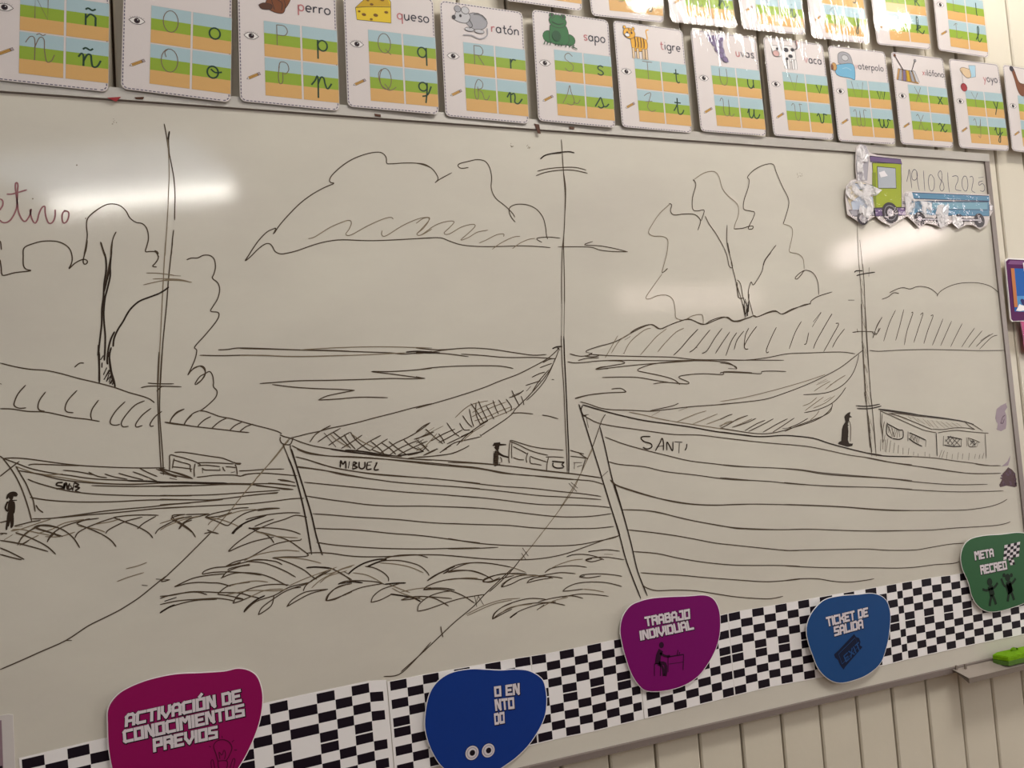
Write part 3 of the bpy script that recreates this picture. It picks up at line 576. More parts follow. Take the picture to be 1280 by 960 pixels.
rail([(BX1, BB), (BX1+.015, BB), (BX1+.015, BT), (BX1, BT)], -.004, alu_dark)
rail([(BX0-.02, BB), (BX0, BB), (BX0, BT), (BX0-.02, BT)], -.005, alu)
tm = Mesh()
for zz in (BT+.0002, ):   # the dark seam where the enamel meets the rail
    tm.box(BX0, BX1, -.0006, -.0001, BT-.0016, BT, alu_dark)
onboard(tm.build('seam'))

# ---------------------------------------------------------------- the marker drawing, laid on the enamel stroke by stroke
PEN = {'T': (.0027, ink_d), 'M': (.0019, ink_m), 'F': (.0015, ink_f), 'D': (.0022, ink_m)}
def strokes(M, text, y=-.00035, override=None, scale=1.0):
    kk = 0
    for line in text.strip().splitlines():
        head, pen, rest = line.split(' ', 2)
        tx, ty, s = TILES[head]; w, m = PEN.get(pen, PEN['M'])
        if override: m = override
        for st in rest.split('|'):
            pts = [tuple(float(c) for c in p.split(',')) for p in st.split()]
            if not pts: continue
            g = []
            for (a, b) in pts:
                q = W(tx + a/s, ty + b/s); g.append((q.x, q.z))
            kk = (kk+1) % 30; ribbon(M, smooth(g, 4), w*scale, m, y-kk*2e-6)
FILL = {'tiny dark figure in a brimmed hat on the middle boat': [('z', [(140,188),(200,182),(205,203),(262,206),(262,212),(195,218),(190,245),(180,262),(160,262),(145,240),(150,215),(125,218)]), ('z', [(150,265),(185,268),(200,300),(285,325),(285,342),(235,330),(185,310),(180,415),(145,425),(135,330)])],
 'tiny dark figure in a hat by the left boat': [('C', [(105,290),(120,220),(170,185),(215,185),(262,230),(205,240),(200,270),(185,300),(215,350),(212,470),(205,520),(190,710),(160,710),(150,560),(130,640),(110,745),(90,745),(120,600),(130,480),(120,420),(140,330),(150,290),(125,260)])],
 'dark': [('u', [(828,165),(850,140),(868,132),(865,155),(880,168),(862,172),(860,195),(848,205),(856,260),(852,320),(860,342),(885,345),(882,360),(850,366),(788,348),(790,335),(808,325),(812,250),(820,222),(835,200)])]}
FILL['dark'] = FILL.pop('dark')
for idx, ((name, label), text) in enumerate(DRAW.items()):
    M = Mesh(); strokes(M, text, y=-.00030 - .00001*idx)
    if name == 'figure_drawing':
        for tile, pts in FILL.get(label.split()[1] if 'tiny' not in label else label, []):
            tx, ty, s_ = TILES[tile]; M.face([(lambda q: (q.x, -.00029, q.z))(W(tx+a/s_, ty+b/s_)) for a, b in pts], ink_d)
    o = onboard(M.build(name, None, label))
    if name == 'grass_drawing': o['kind'] = 'stuff'
M = Mesh(); strokes(M, DATE, override=ink_blue, scale=.9); onboard(M.build('lettering', None, 'date 19/08/2025 in thin blue grey marker'))
M = Mesh(); strokes(M, GOAL, override=ink_red, scale=1.15); onboard(M.build('lettering', None, 'faded red handwriting ending in etivo'))
def pxpoly(M, pts, m, y): M.face([(lambda q: (q.x, y, q.z))(W(a, b)) for a, b in pts], m)
# ink smudges
rng = random.Random(5)
sm_p = mat('purple_ink_smear', (158, 140, 150), .6, .2, noise=.12, nscale=60); sm_d = mat('dark_purple_ink', (92, 66, 84), .6, .2); sm_b = mat('dark_maroon_ink', (82, 56, 60), .6, .2, noise=.3, nscale=150)
M = Mesh()
pxpoly(M, [(1246,511),(1251,507),(1257,504),(1259,509),(1256,514),(1258,520),(1258,530),(1257,536),(1251,539),(1246,537),(1247,530),(1244,523)], sm_p, -.0003)
strokes(M, "F M 270,800 280,760 300,740 | 268,790 285,795 295,765 | 275,770 272,800 | 285,765 280,800", override=sm_d)
strokes(M, "F M 245,700 240,760 245,790 | 250,700 270,690 | 262,695 310,660 | 240,830 255,842", override=sm_p)
onboard(M.build('ink_smudge', None, 'pale purple ink smudge'))
M = Mesh()
pxpoly(M, [(1252,600),(1249,606),(1250,609),(1258,607),(1268,609),(1271,608),(1270,600),(1269,592),(1265,587),(1260,584),(1257,588),(1253,592)], sm_b, -.0003)
pxpoly(M, [(1252,583),(1259,577),(1263,569),(1262,575),(1260,582)], sm_p, -.0003)
for i in range(16):
    a, b = rng.uniform(1250, 1269), rng.uniform(588, 606)
    pxpoly(M, [(a, b), (a+2.2, b+rng.uniform(-1, 1)), (a+2, b+2.4), (a-.4, b+2)], sm_d, -.00036)
onboard(M.build('ink_smudge', None, 'dark maroon ink scribble'))
M = Mesh()
for (a, b, r) in ((142, 153, 4), (96, 206.5, 1.2), (41, 248.5, 1.1), (107, 273, 1.0), (999, 219, 2.6), (640, 183, 2), (660, 184, 2)):
    for i in range(9 if r > 1.5 else 1):
        u, v = a + rng.gauss(0, r*.55)*(r > 1.5), b + rng.gauss(0, r*.55)*(r > 1.5); q = .55 if r > 1.5 else r
        pxpoly(M, [(u-q, v), (u, v-q*1.1), (u+q, v), (u, v+q)], ink_f, -.0003)
o = onboard(M.build('ink_smudge', None, 'small pale specks of old ink')); o['kind'] = 'stuff'
# ---------------------------------------------------------------- stroke alphabets (x-height = 1)
def G(adv, spec):
    out = []
    for part in spec.split('|'):
        part = part.strip()
        if part.startswith('o:'):
            cx, cz, rx, rz, a0, a1 = [float(v) for v in part[2:].split(',')]
            n = max(6, int(abs(a1-a0)/20))
            out.append([(cx+rx*math.cos(math.radians(a0+(a1-a0)*i/n)), cz+rz*math.sin(math.radians(a0+(a1-a0)*i/n))) for i in range(n+1)])
        else:
            sm = part.startswith('s:')
            pts = [tuple(float(v) for v in p.split(',')) for p in part.replace('s:', '').split()]
            out.append(smooth(pts, 4) if sm else pts)
    return adv, out
PRINT = {
 'a': G(1.15, "o:.5,.5,.42,.5,0,360|.92,1 .92,0"), 'c': G(.95, "o:.5,.5,.42,.5,50,310"),
 'e': G(1.05, "o:.5,.5,.42,.5,0,310|.1,.5 .92,.5"), 'f': G(.75, "s:.75,1.5 .5,1.62 .35,1.4 .35,0|.05,1 .7,1"),
 'g': G(1.1, "o:.5,.5,.42,.5,0,360|s:.92,1 .92,-.2 .7,-.55 .2,-.5"), 'h': G(1.1, "0.15,1.7 .15,0|s:.15,.6 .5,1 .85,.75 .85,0"),
 'i': G(.45, "0.2,1 .2,0|.2,1.4 .2,1.5"), 'j': G(.6, "s:.4,1 .4,-.3 .2,-.6 -.05,-.45|.4,1.4 .4,1.5"),
 'k': G(.95, "0.15,1.7 .15,0|.8,1 .15,.45|.35,.6 .85,0"), 'l': G(.45, "s:.2,1.7 .2,.2 .35,0"),
 'n': G(1.05, "0.12,1 .12,0|s:.12,.6 .45,1 .82,.8 .85,.5 .85,0"), 'o': G(1.1, "o:.5,.5,.44,.5,0,360"),
 'p': G(1.1, "0.1,1 .1,-.8|o:.53,.5,.42,.5,0,360"), 'q': G(1.1, "o:.5,.5,.42,.5,0,360|.92,1 .92,-.8"),
 'r': G(.8, "0.12,1 .12,0|s:.12,.55 .35,.95 .7,.92"), 's': G(.9, "s:.8,.88 .5,1 .2,.85 .25,.6 .6,.45 .78,.2 .5,0 .12,.12"),
 't': G(.8, "s:.35,1.5 .35,.3 .5,0 .75,.08|.05,1 .7,1"), 'u': G(1.05, "s:.1,1 .1,.35 .3,0 .6,0 .82,.35|.85,1 .85,0"),
 'v': G(1.0, ".08,1 .48,0 .88,1"), 'w': G(1.4, ".05,1 .35,0 .65,1 .95,0 1.25,1"), 'x': G(1.0, ".1,1 .85,0|.85,1 .1,0"),
 'y': G(1.0, ".08,1 .48,.05|.88,1 .2,-.8"), 'z': G(.95, ".1,1 .82,1 .1,0 .85,0"),
}
PRINT['ó'] = G(1.1, "o:.5,.5,.44,.5,0,360|.45,1.25 .75,1.6"); PRINT['ñ'] = (1.05, PRINT['n'][1] + G(1, "s:.1,1.35 .3,1.5 .6,1.35 .85,1.5")[1])
CAPS = {
 'N': G(1.3, ".15,0 .15,1.9 1.05,0 1.05,1.9"), 'O': G(1.3, "o:.62,.95,.58,.95,0,360"), 'P': G(1.2, ".15,0 .15,1.9|s:.15,1.88 .8,1.85 1.05,1.4 .8,.98 .15,.95"),
 'Q': G(1.4, "o:.62,.95,.58,.95,0,360|.7,.4 1.2,-.1"), 'R': G(1.25, ".15,0 .15,1.9|s:.15,1.88 .8,1.85 1.05,1.4 .8,.98 .15,.95|.5,.95 1.1,0"),
 'S': G(1.1, "s:1,1.6 .6,1.9 .2,1.65 .2,1.25 .6,.98 1,.65 .95,.2 .5,0 .1,.3"), 'T': G(1.2, "0,1.9 1.2,1.9|.6,1.9 .6,0"),
 'U': G(1.3, "s:.15,1.9 .15,.6 .4,.05 .8,.05 1.05,.6 1.05,1.9"), 'V': G(1.3, ".05,1.9 .62,0 1.2,1.9"), 'W': G(1.8, ".05,1.9 .45,0 .9,1.7 1.35,0 1.75,1.9"),
 'X': G(1.2, ".1,1.9 1.1,0|1.1,1.9 .1,0"), 'Y': G(1.2, ".05,1.9 .6,1 1.15,1.9|.6,1 .6,0"), 'Z': G(1.2, ".1,1.9 1.1,1.9 .1,0 1.15,0"),
 'J': G(1.0, "s:.8,1.9 .8,.5 .5,0 .1,.3"), 'K': G(1.2, ".15,1.9 .15,0|1.05,1.9 .15,.85|.45,1.15 1.1,0"), 'L': G(1.1, ".15,1.9 .15,0 1,0"),
 'I': G(.5, ".25,1.9 .25,0"), 'H': G(1.2, ".15,1.9 .15,0|1.05,1.9 1.05,0|.15,1 1.05,1"), 'G': G(1.3, "s:1.1,1.5 .6,1.9 .1,1.3 .1,.6 .6,0 1.1,.4|1.1,.4 1.1,.9 .7,.9"),
 'F': G(1.1, ".15,0 .15,1.9 1,1.9|.15,1 .8,1"),
}
CAPS['Ñ'] = (1.3, CAPS['N'][1] + G(1, "s:.3,2.15 .5,2.3 .75,2.15 .95,2.3")[1])
SCRIPT = {
 'n': G(1.5, "s:-.1,.7 .1,1 .25,.8 .25,0|s:.25,.4 .5,.95 .75,.95 .8,.5 .9,.05 1.2,.1 1.45,.6"), 'o': G(1.3, "o:.5,.5,.42,.5,60,430|s:.35,.75 .7,.5 1.2,.6"),
 'p': G(1.5, "s:-.3,.2 0,.6 .25,1 .25,-.9|s:.25,.3 .5,.95 .75,.9 .85,.4 1.05,0 1.4,.5"), 'q': G(1.2, "o:.5,.6,.38,.4,0,360|s:.88,1 .85,.2 .7,-.9|s:.4,-.3 .9,-.1 1.25,.7"),
 'r': G(1.4, "s:-.1,.5 .2,1 .3,.8 .6,.95 .7,.6 .65,.1 1.0,0 1.4,.5|s:.25,.9 .25,0"), 's': G(1.4, "s:-.1,.1 .3,.7 .55,1.05 .7,.6 .8,.2 .5,0 .2,.15|s:.75,.2 1.1,.2 1.4,.5"),
 't': G(1.2, "s:-.1,.3 .35,1 .4,1.7 .38,.4 .55,0 .9,.15 1.1,.5|.05,1.2 .8,1.2"), 'u': G(1.5, "s:-.1,.5 .15,1 .1,.3 .35,0 .65,.4 .75,1 .72,.3 .9,0 1.2,.1 1.45,.5"),
 'v': G(1.3, "s:-.1,.7 .15,1 .3,.6 .4,0 .7,.1 .85,.8 .8,1 1.3,.9"), 'w': G(1.7, "s:-.1,.7 .1,1 .15,.3 .4,0 .65,.4 .7,1 .75,.2 1,.05 1.3,.5 1.3,1 1.7,.9"),
 'x': G(1.3, "s:-.1,.8 .2,1 .5,.5 .8,0 1.2,.3|s:.95,1 .6,.6 .1,0"), 'y': G(1.3, "s:-.1,.6 .15,1 .15,.4 .4,.05 .7,.4 .8,1 .75,0 .6,-.8 .35,-.7 .6,-.1 1.2,.5"),
 'z': G(1.2, "s:.1,.9 .5,1 .7,.8 .3,.2 .6,.1 .6,-.6 .3,-.6 .9,.3"), 'f': G(1.1, "s:0,.3 .5,1 .6,1.7 .4,1.6 .35,.5 .3,-.8 .5,-.6 .5,0 1,.4"),
 'g': G(1.3, "o:.4,.55,.38,.45,0,360|s:.78,1 .75,0 .55,-.8 .3,-.6 .7,0 1.2,.4"), 'h': G(1.4, "s:0,.3 .4,1 .45,1.7 .25,1.6 .2,0|s:.2,.4 .6,.95 .8,.6 .85,.05 1.3,.4"),
 'i': G(.8, "s:-.1,.3 .3,1 .28,.2 .5,0 .8,.5|.3,1.4 .3,1.5"), 'j': G(.9, "s:0,.5 .4,1 .4,0 .3,-.8 .05,-.7 .3,-.1 .9,.4|.42,1.4 .42,1.5"),
 'k': G(1.4, "s:0,.3 .4,1 .45,1.9 .25,1.8 .2,0|s:.2,.4 .5,.95 .75,.75 .3,.5 .7,.1 1,0 1.3,.4"), 'l': G(.9, "s:-.1,.2 .4,1 .5,1.8 .3,1.8 .25,.4 .45,0 .9,.5"),
}
SCRIPT['ñ'] = (1.5, SCRIPT['n'][1] + G(1, "s:.2,1.35 .4,1.5 .7,1.35 .9,1.5")[1])
SCRIPT_CAPS = {
 'Ñ': G(1.9, "s:-.1,1.3 .2,1.8 .5,1.6 .5,0|s:.5,1 .8,1.8 1.1,1.7 1.15,.8 1.3,0 1.6,.1 1.8,.6|s:.6,2 .8,2.12 1,2 1.2,2.12"),
 'O': G(1.4, "o:.65,.95,.6,.95,100,-260|s:.55,1.9 .3,1.6 .4,1.2"), 'P': G(1.2, "s:.3,1.5 .2,.6 .3,0 .55,.2 .55,1|s:.25,1.3 .4,1.85 .9,1.8 1.05,1.3 .8,.9 .6,.9"),
 'Q': G(1.6, "o:.7,.95,.5,.95,100,-260|s:.4,1.8 .1,1.3 .3,.4 .8,0 1.2,0 1.6,.3|.6,.5 1,.0"), 'R': G(1.6, "s:.3,1.4 .2,.6 .35,0 .55,.3 .5,1.2|s:.3,1.4 .6,1.9 1,1.6 .9,1.1 .5,.95 .9,.7 1.1,.1 1.4,.1 1.6,.5"),
 'S': G(1.7, "s:0,.1 .5,1 .8,1.9 .9,1.3 1.2,.4 .9,0 .4,.1|s:1.1,.3 1.5,.2 1.8,.6"), 'T': G(1.6, "s:.1,1.5 .5,1.8 .9,1.85 .6,1 .4,.4 .8,0 1.3,.2|.2,.95 1,1.05"),
 'U': G(1.6, "s:0,1.5 .2,1.85 .4,1.6 .35,.5 .6,0 1,.3 1.05,1.8 1.05,.3 1.25,0 1.6,.3"), 'V': G(1.4, "s:0,1.6 .2,1.85 .4,1.6 .4,.4 .7,0 1,.4 1.1,1.6 1.0,1.85 1.4,1.8"),
 'W': G(1.9, "s:0,1.6 .2,1.85 .35,1.6 .35,.3 .6,0 .85,.3 .85,1.8 .85,.3 1.1,0 1.4,.3 1.4,1.8 1.8,1.8"), 'X': G(1.4, "s:0,1.6 .3,1.8 .6,1 .9,.1 1.3,0 1.5,.3|s:1.1,1.8 .6,1 .2,.1"),
 'Y': G(1.4, "s:0,1.6 .2,1.85 .35,1.6 .4,1 .7,.8 1,1.2 1.1,1.85 1,.8 .8,-.4 .5,-.2"), 'Z': G(1.4, "s:.2,1.6 .8,1.8 .9,1.5 .4,.9 .7,.7 .8,.2 .3,0 1.3,.3"),
 'F': G(1.1, "s:.1,1.6 .6,1.8 1,1.7|s:.6,1.7 .4,.6 .2,.1"), 'G': G(1.3, "s:1,1.6 .5,1.8 .2,1 .6,.5 1,1 .8,0 .3,-.1"), 'H': G(1.5, "s:.2,1.6 .3,.1|s:1,1.7 .9,.8 1,0 1.4,.3|.2,1 1,1"),
 'I': G(.9, "s:0,1.4 .5,1.8 .4,.4 .1,.1 .8,.2"), 'J': G(1, "s:0,1.5 .6,1.8 .5,0 .2,-.6 .8,.2"), 'K': G(1.3, "s:0,1.6 .3,1.8 .2,0|s:1,1.8 .4,.9 .8,.2 1.3,.3"), 'L': G(1.2, "s:0,1.5 .3,1.8 .8,1.75"),
}
SCRIPT_CAPS['L'] = G(1.3, "s:0,1.5 .3,1.8 .6,1.75|s:.35,1.75 .35,.3 .2,.1 .7,0 1.2,.3")

def text_width(t, font, gap=.12): return sum((font[c][0] if c in font else .6)+gap for c in t)-gap
def write(M, t, font, x, z, unit, w, m, y, gap=.12, first=None, yf=None):
    """One line of stroke lettering from (x, z) on the baseline; unit is the x-height."""
    for i, c in enumerate(t):
        if c == ' ': x += .6*unit; continue
        adv, pls = font[c]
        for pl in pls:
            ribbon(M, [(x+a*unit, z+b*unit) for a, b in pl], w, (first if (first and i == 0) else m), y, taper=False, mp=yf)
        x += (adv+gap)*unit
    return x

# square-cut block capitals for the activity signs: strokes on a 4 x 6 grid
BLOCK = {
 'A': "0,0 0,5 1,6 3,6 4,5 4,0|0,2.4 4,2.4", 'B': "0,0 0,6 3,6 3.6,5 3.6,3.6 3,3.2 0,3.2|3,3.2 4,2.6 4,.6 3.4,0 0,0", 'C': "4,6 .6,6 0,5.4 0,.6 .6,0 4,0",
 'D': "0,0 0,6 3.2,6 4,5.2 4,.8 3.2,0 0,0", 'E': "4,6 0,6 0,0 4,0|0,3 3.2,3", 'I': "2,0 2,6", 'J': "4,6 4,0 0,0 0,1.6|1.6,6 4,6", 'K': "0,0 0,6|4,6 4,4.6 2,3 0,3|2,3 4,1.6 4,0",
 'L': "0,6 0,0 4,0", 'M': "0,0 0,6 1,6 2.5,4 4,6 5,6 5,0", 'N': "0,0 0,6 1,6 3,1 4,0|4,6 4,0", 'O': "0,0 0,6 4,6 4,0 0,0", 'P': "0,0 0,6 4,6 4,2.6 0,2.6",
 'R': "0,0 0,6 3.4,6 4,5.4 4,3.2 0,3.2|2.4,3.2 4,1.6 4,0", 'S': "4,6 0,6 0,3.2 4,2.8 4,0 0,0", 'T': "0,6 4,6|2,6 2,0", 'U': "0,6 0,0 4,0 4,6", 'V': "0,6 0,3 2,0 4,3 4,6", 'X': "0,0 4,6|0,6 4,0",
}
def block_text(M, t, quad, m, y, wt=1.75, grow=0.0, shift=(0, 0)):
    """Block capitals filling a quad given as photograph points (bottom left, top left, top right, bottom right)."""
    sp = wt + .75; nq = 0
    q = [W(*p) for p in quad]; BL, TL, TR, BR = [(p.x, p.z) for p in q]
    cell = lambda c: 3.2 if c == ' ' else ((0 if c == 'I' else 5 if c == 'M' else 4) + 2.0)
    tot = sum(cell(c) for c in t) - 2.0 + wt
    def mp(u, v):
        u = (u + wt/2)/tot; v = (v + wt/2)/(6+wt)
        return (BL[0]*(1-u)*(1-v)+BR[0]*u*(1-v)+TL[0]*(1-u)*v+TR[0]*u*v, BL[1]*(1-u)*(1-v)+BR[1]*u*(1-v)+TL[1]*(1-u)*v+TR[1]*u*v)
    x = 0
    for c in t:
        if c == ' ': x += 3.2; continue
        acc = c == 'Ó'; c2 = 'O' if acc else c
        segs = [[tuple(float(v) for v in p.split(',')) for p in pl.split()] for pl in BLOCK[c2].split('|')]
        if acc: segs.append([(1.6, 7.6), (2.6, 8.6)])
        off = -2 if c2 == 'I' else 0
        for pl in segs:
            for a, b in zip(pl, pl[1:]):
                d = (b[0]-a[0], b[1]-a[1]); l = math.hypot(*d); h = (wt+grow)/2
                ux, uz = d[0]/l*h, d[1]/l*h
                P = [(a[0]-ux-uz, a[1]-uz+ux), (b[0]+ux-uz, b[1]+uz+ux), (b[0]+ux+uz, b[1]+uz-ux), (a[0]-ux+uz, a[1]-uz-ux)]
                nq += 1; yy = y - nq*2.5e-6
                M.face([(lambda r: (r[0], yy, r[1]))(mp(x+off+p[0]+shift[0], p[1]+shift[1])) for p in P], m)
        x += cell(c)
# ---------------------------------------------------------------- alphabet cards
CW, CH = 0.1790, 0.2405
card_paper = mat('card_paper', (216, 206, 203), .5, .2)
c_blue = mat('card_sky_blue', (166, 190, 196), .5, .2); c_green = mat('card_grass_green', (142, 168, 50), .5, .2); c_sand = mat('card_sand_orange', (212, 166, 102), .5, .2)
c_out = mat('card_thin_outline', (196, 188, 182), .5, .2); c_dash = mat('card_dash_violet', (92, 86, 106), .5, .2)
c_thin = mat('card_thin_letter', (122, 100, 84), .5, .2); c_thick = mat('card_dark_green_letter', (34, 62, 44), .5, .2); c_word = mat('card_word_grey', (66, 62, 72), .5, .2)
c_first = mat('card_word_first_letter', (190, 118, 120), .5, .2); c_iris = mat('card_eye_brown', (58, 38, 40), .5, .2); c_white = mat('card_eye_white', (232, 226, 222), .5, .2)
c_line = mat('drawing_outline_dark', (54, 44, 44), .5, .2)
pencil_y = mat('pencil_ochre', (196, 150, 74), .5, .2); pencil_p = mat('pencil_eraser_grey', (168, 150, 150), .5, .2)
laminate = film('clear_laminate', 1.0, .045, .0036, 22.0, (1.9, 1.0, .38))
laminate_calm = film('calmer_laminate', 1.0, .06, .0009, 16.0, (1.2, 1.0, .6))

def rrect(w, h, r, x0=0.0, z0=0.0, n=6):
    out = []
    for cx, cz, a in ((x0+w/2-r, z0+r, -90), (x0+w/2-r, z0+h-r, 0), (x0-w/2+r, z0+h-r, 90), (x0-w/2+r, z0+r, 180)):
        for i in range(n+1):
            t = math.radians(a + 90*i/n); out.append((cx+r*math.cos(t), cz+r*math.sin(t)))
    return out
def walk(pts, dash, gap):
    P = pts + [pts[0]]; segs = []; acc = 0; on = True; cur = [P[0]]; need = dash
    for a, b in zip(P, P[1:]):
        l = math.hypot(b[0]-a[0], b[1]-a[1]); t = 0
        while l - t > need - acc:
            t += need-acc; acc = 0; p = (a[0]+(b[0]-a[0])*t/l, a[1]+(b[1]-a[1])*t/l)
            if on: cur.append(p); segs.append(cur)
            on = not on; cur = [p]; need = dash if on else gap
        acc += l-t
        if on: cur.append(b)
    return segs
def U(u): return (u-.5)*CW        # fraction across the card, from its left edge
def V(v): return (1-v)*CH         # fraction down the card, from its top
def ell(M, cx, cz, rx, rz, m, y, n=16, rot=0.0):
    c, s = math.cos(rot), math.sin(rot)
    M.face([(cx+rx*math.cos(t)*c-rz*math.sin(t)*s, y, cz+rx*math.cos(t)*s+rz*math.sin(t)*c) for t in (2*math.pi*i/n for i in range(n))], m)

# shared meshes of the card, built once
def sheet_mesh():
    M = Mesh(); M.prism(rrect(CW-.007, CH-.007, .010, 0, .0035), -.0012, -.0006, card_paper); return M
def film_mesh(m):
    # a gently buckled pouch, not a dead flat plane; its margin runs past the paper all round
    M = Mesh(); nx, nz = 10, 14; k = len(M.v)
    o = rrect(CW, CH, .013)
    M.face([(a, -.0030, b) for a, b in o], m)
    n = len(o)
    for i in range(n):   # the welded edge
        a, b = o[i], o[(i+1) % n]; M.face([(a[0], -.0030, a[1]), (a[0], -.0022, a[1]), (b[0], -.0022, b[1]), (b[0], -.0030, b[1])], m)
    return M
def border_mesh():
    M = Mesh()
    for s in walk(rrect(CW-.0115, CH-.0115, .009, 0, .00575), .0042, .0022): ribbon(M, s, .0016, c_dash, -.0014, taper=False)
    return M
CELLS = [(.262, .345, .617), (.632, .345, .617), (.262, .630, .940), (.632, .630, .940)]; CELLW = .350
def grid_mesh(i):
    u0, v0, v1 = CELLS[i]; M = Mesh(); v1 = v0 + .274 if i < 2 else v0 + .292
    x0, x1, z1, z0 = U(u0), U(u0+CELLW), V(v0), V(v1); h = z1-z0
    M.face([(x0-.0005, -.00130, z0-.0005), (x1+.0005, -.00130, z0-.0005), (x1+.0005, -.00130, z1+.0005), (x0-.0005, -.00130, z1+.0005)], c_out)
    for a, b, m in ((0, .35, c_sand), (.35, .66, c_green), (.66, 1, c_blue)):
        M.face([(x0, -.00142, z0+a*h), (x1, -.00142, z0+a*h), (x1, -.00142, z0+b*h), (x0, -.00142, z0+b*h)], m)
    return M
def eye_mesh():
    M = Mesh(); x, z = U(.14), V(.475); w, h = .0125, .0062
    top = smooth([(x-w, z), (x-w*.5, z+h*.8), (x, z+h), (x+w*.5, z+h*.8), (x+w, z)], 4); bot = smooth([(x+w, z), (x+w*.5, z-h*.8), (x, z-h), (x-w*.5, z-h*.8), (x-w, z)], 4)
    M.face([(a, -.0014, b) for a, b in top[:-1]+bot[:-1]], c_white)
    ribbon(M, top, .0009, c_line, -.0015, False); ribbon(M, bot, .0009, c_line, -.0015, False)
    ell(M, x, z, .0048, .0048, c_iris, -.0015); ell(M, x, z, .0026, .0026, black, -.0016); ell(M, x+.0014, z+.0016, .0009, .0009, c_white, -.0017, 8)
    for i in range(-3, 4): ribbon(M, [(x+i*.003, z+h*(1-abs(i)*.13)), (x+i*.0037, z+h*(1-abs(i)*.13)+.0028)], .0005, c_line, -.0014)
    return M
def pencil_mesh():
    M = Mesh(); x, z = U(.15), V(.785); a = math.radians(30); c, s = math.cos(a), math.sin(a)
    f = lambda pts, m, y: M.face([(x+p*c-q*s, y, z+p*s+q*c) for p, q in pts], m)
    f([(-.0135, 0), (-.009, -.0026), (.0135, -.0026), (.0135, .0026), (-.009, .0026)], c_line, -.0014)
    f([(-.009, -.0021), (.0085, -.0021), (.0085, .0021), (-.009, .0021)], pencil_y, -.0015); f([(.0095, -.0021), (.013, -.0021), (.013, .0021), (.0095, .0021)], pencil_p, -.0015)
    f([(-.0118, 0), (-.009, -.0019), (-.009, .0019)], c_white, -.0015)
    f([(-.009, -.0004), (.0085, -.0004), (.0085, .0004), (-.009, .0004)], mat('pencil_shade', (140, 98, 52), .5, .2), -.0016)
    return M
PROTO = {}
def shared(key, make, name, parent):
    if key not in PROTO: o = make().build(name, parent); PROTO[key] = o
    else: o = PROTO[key].copy(); COL.objects.link(o); o.parent = parent; o.name = name
    return o

cols = {k: mat('print_'+k, v, .5, .2) for k, v in dict(brown=(122, 70, 40), dark_brown=(84, 52, 36), tan=(196, 150, 92), yellow=(222, 190, 44), yellow_dark=(196, 158, 32), hole=(120, 84, 24), grey=(158, 156, 160),
    light_grey=(190, 188, 190), green=(44, 104, 54), dark_green=(30, 76, 42), orange=(226, 166, 50), lavender=(160, 150, 176), violet=(122, 106, 140), pink=(206, 164, 158), blue=(112, 170, 200), pale_blue=(164, 196, 212),
    beige=(214, 186, 150), red=(156, 52, 56), white=(226, 222, 220), spot=(62, 56, 62)).items()}
class Pic:
    def __init__(s, u, v, r): s.M = Mesh(); s.x, s.z, s.r, s.y = U(u), V(v), r, -.00135
    def up(s): s.y -= .00006
    def poly(s, pts, c, line=True, sm=True):
        q = [(s.x+a*s.r, s.z+b*s.r) for a, b in pts]
        if sm: q = smooth(q+[q[0]], 4)[:-1]
        s.up(); s.M.face([(a, s.y, b) for a, b in q], cols[c])
        if line: s.up(); ribbon(s.M, q+[q[0]], .0009, c_line, s.y, False)
    def oval(s, cx, cz, rx, rz, c, line=True, rot=0):
        s.poly([(cx+rx*math.cos(t)*math.cos(rot)-rz*math.sin(t)*math.sin(rot), cz+rx*math.cos(t)*math.sin(rot)+rz*math.sin(t)*math.cos(rot)) for t in (2*math.pi*i/14 for i in range(14))], c, line, sm=False)
    def line(s, pts, w=.0010, m=None):
        s.up(); ribbon(s.M, smooth([(s.x+a*s.r, s.z+b*s.r) for a, b in pts]), w, m or c_line, s.y, False)
def p_bear():
    p = Pic(.36, .12, .032)
    p.poly([(-.8,-.6),(-.9,.6),(-.4,1),(.6,.9),(1,.2),(1.05,-.7),(.8,-.85),(.45,-.8),(.35,-.3),(0,-.3),(-.1,-.75),(-.5,-.8)], 'brown')
    p.oval(-.42, -.78, .3, .16, 'tan'); p.oval(.75, -.78, .34, .17, 'tan')
    for x in (-.6, -.42, -.25, .55, .75, .95): p.line([(x, -.78), (x, -.98)])
    return p
def p_dog():
    p = Pic(.36, .12, .034)
    p.poly([(.3,-.9),(.55,-.2),(1.0,.7),(1.15,.6),(.8,-.4),(.4,-1)], 'brown')
    p.poly([(-.5,-.8),(-.3,-.2),(-.4,.6),(0,1.2),(.5,.9),(.4,.2),(.6,-.5),(.5,-1.0),(.1,-1.05),(-.3,-.9)], 'brown')
    p.poly([(-.75,-.75),(-.5,-.6),(-.1,-.65),(-.15,-.9),(-.6,-.95)], 'dark_brown'); p.line([(-.05,.5),(-.1,-.3),(.05,-.9)]); p.line([(.2,-.3),(.45,-.5),(.4,-.9)])
    return p
def p_cheese():
    p = Pic(.33, .155, .034)
    p.poly([(-1,-.15),(-.95,-.85),(.95,-.8),(.98,.45),(.7,.85),(.1,.95),(-.4,.5)], 'yellow', sm=False); p.line([(-1,-.15),(-.3,-.02),(.98,.15)])
    p.poly([(-.97,-.12),(-.4,.48),(.1,.9),(.7,.8),(.95,.2),(-.3,.02)], 'yellow_dark', False, False)
    for x, z, r in ((-.55,-.5,.12),(.1,-.45,.13),(.7,-.2,.11),(-.1,.15,.1),(.5,.5,.12),(0,.6,.1),(-.3,.35,.08),(-.15,-.72,.08),(-.8,-.35,.07)): p.oval(x, z, r, r*.7, 'hole', False)
    return p
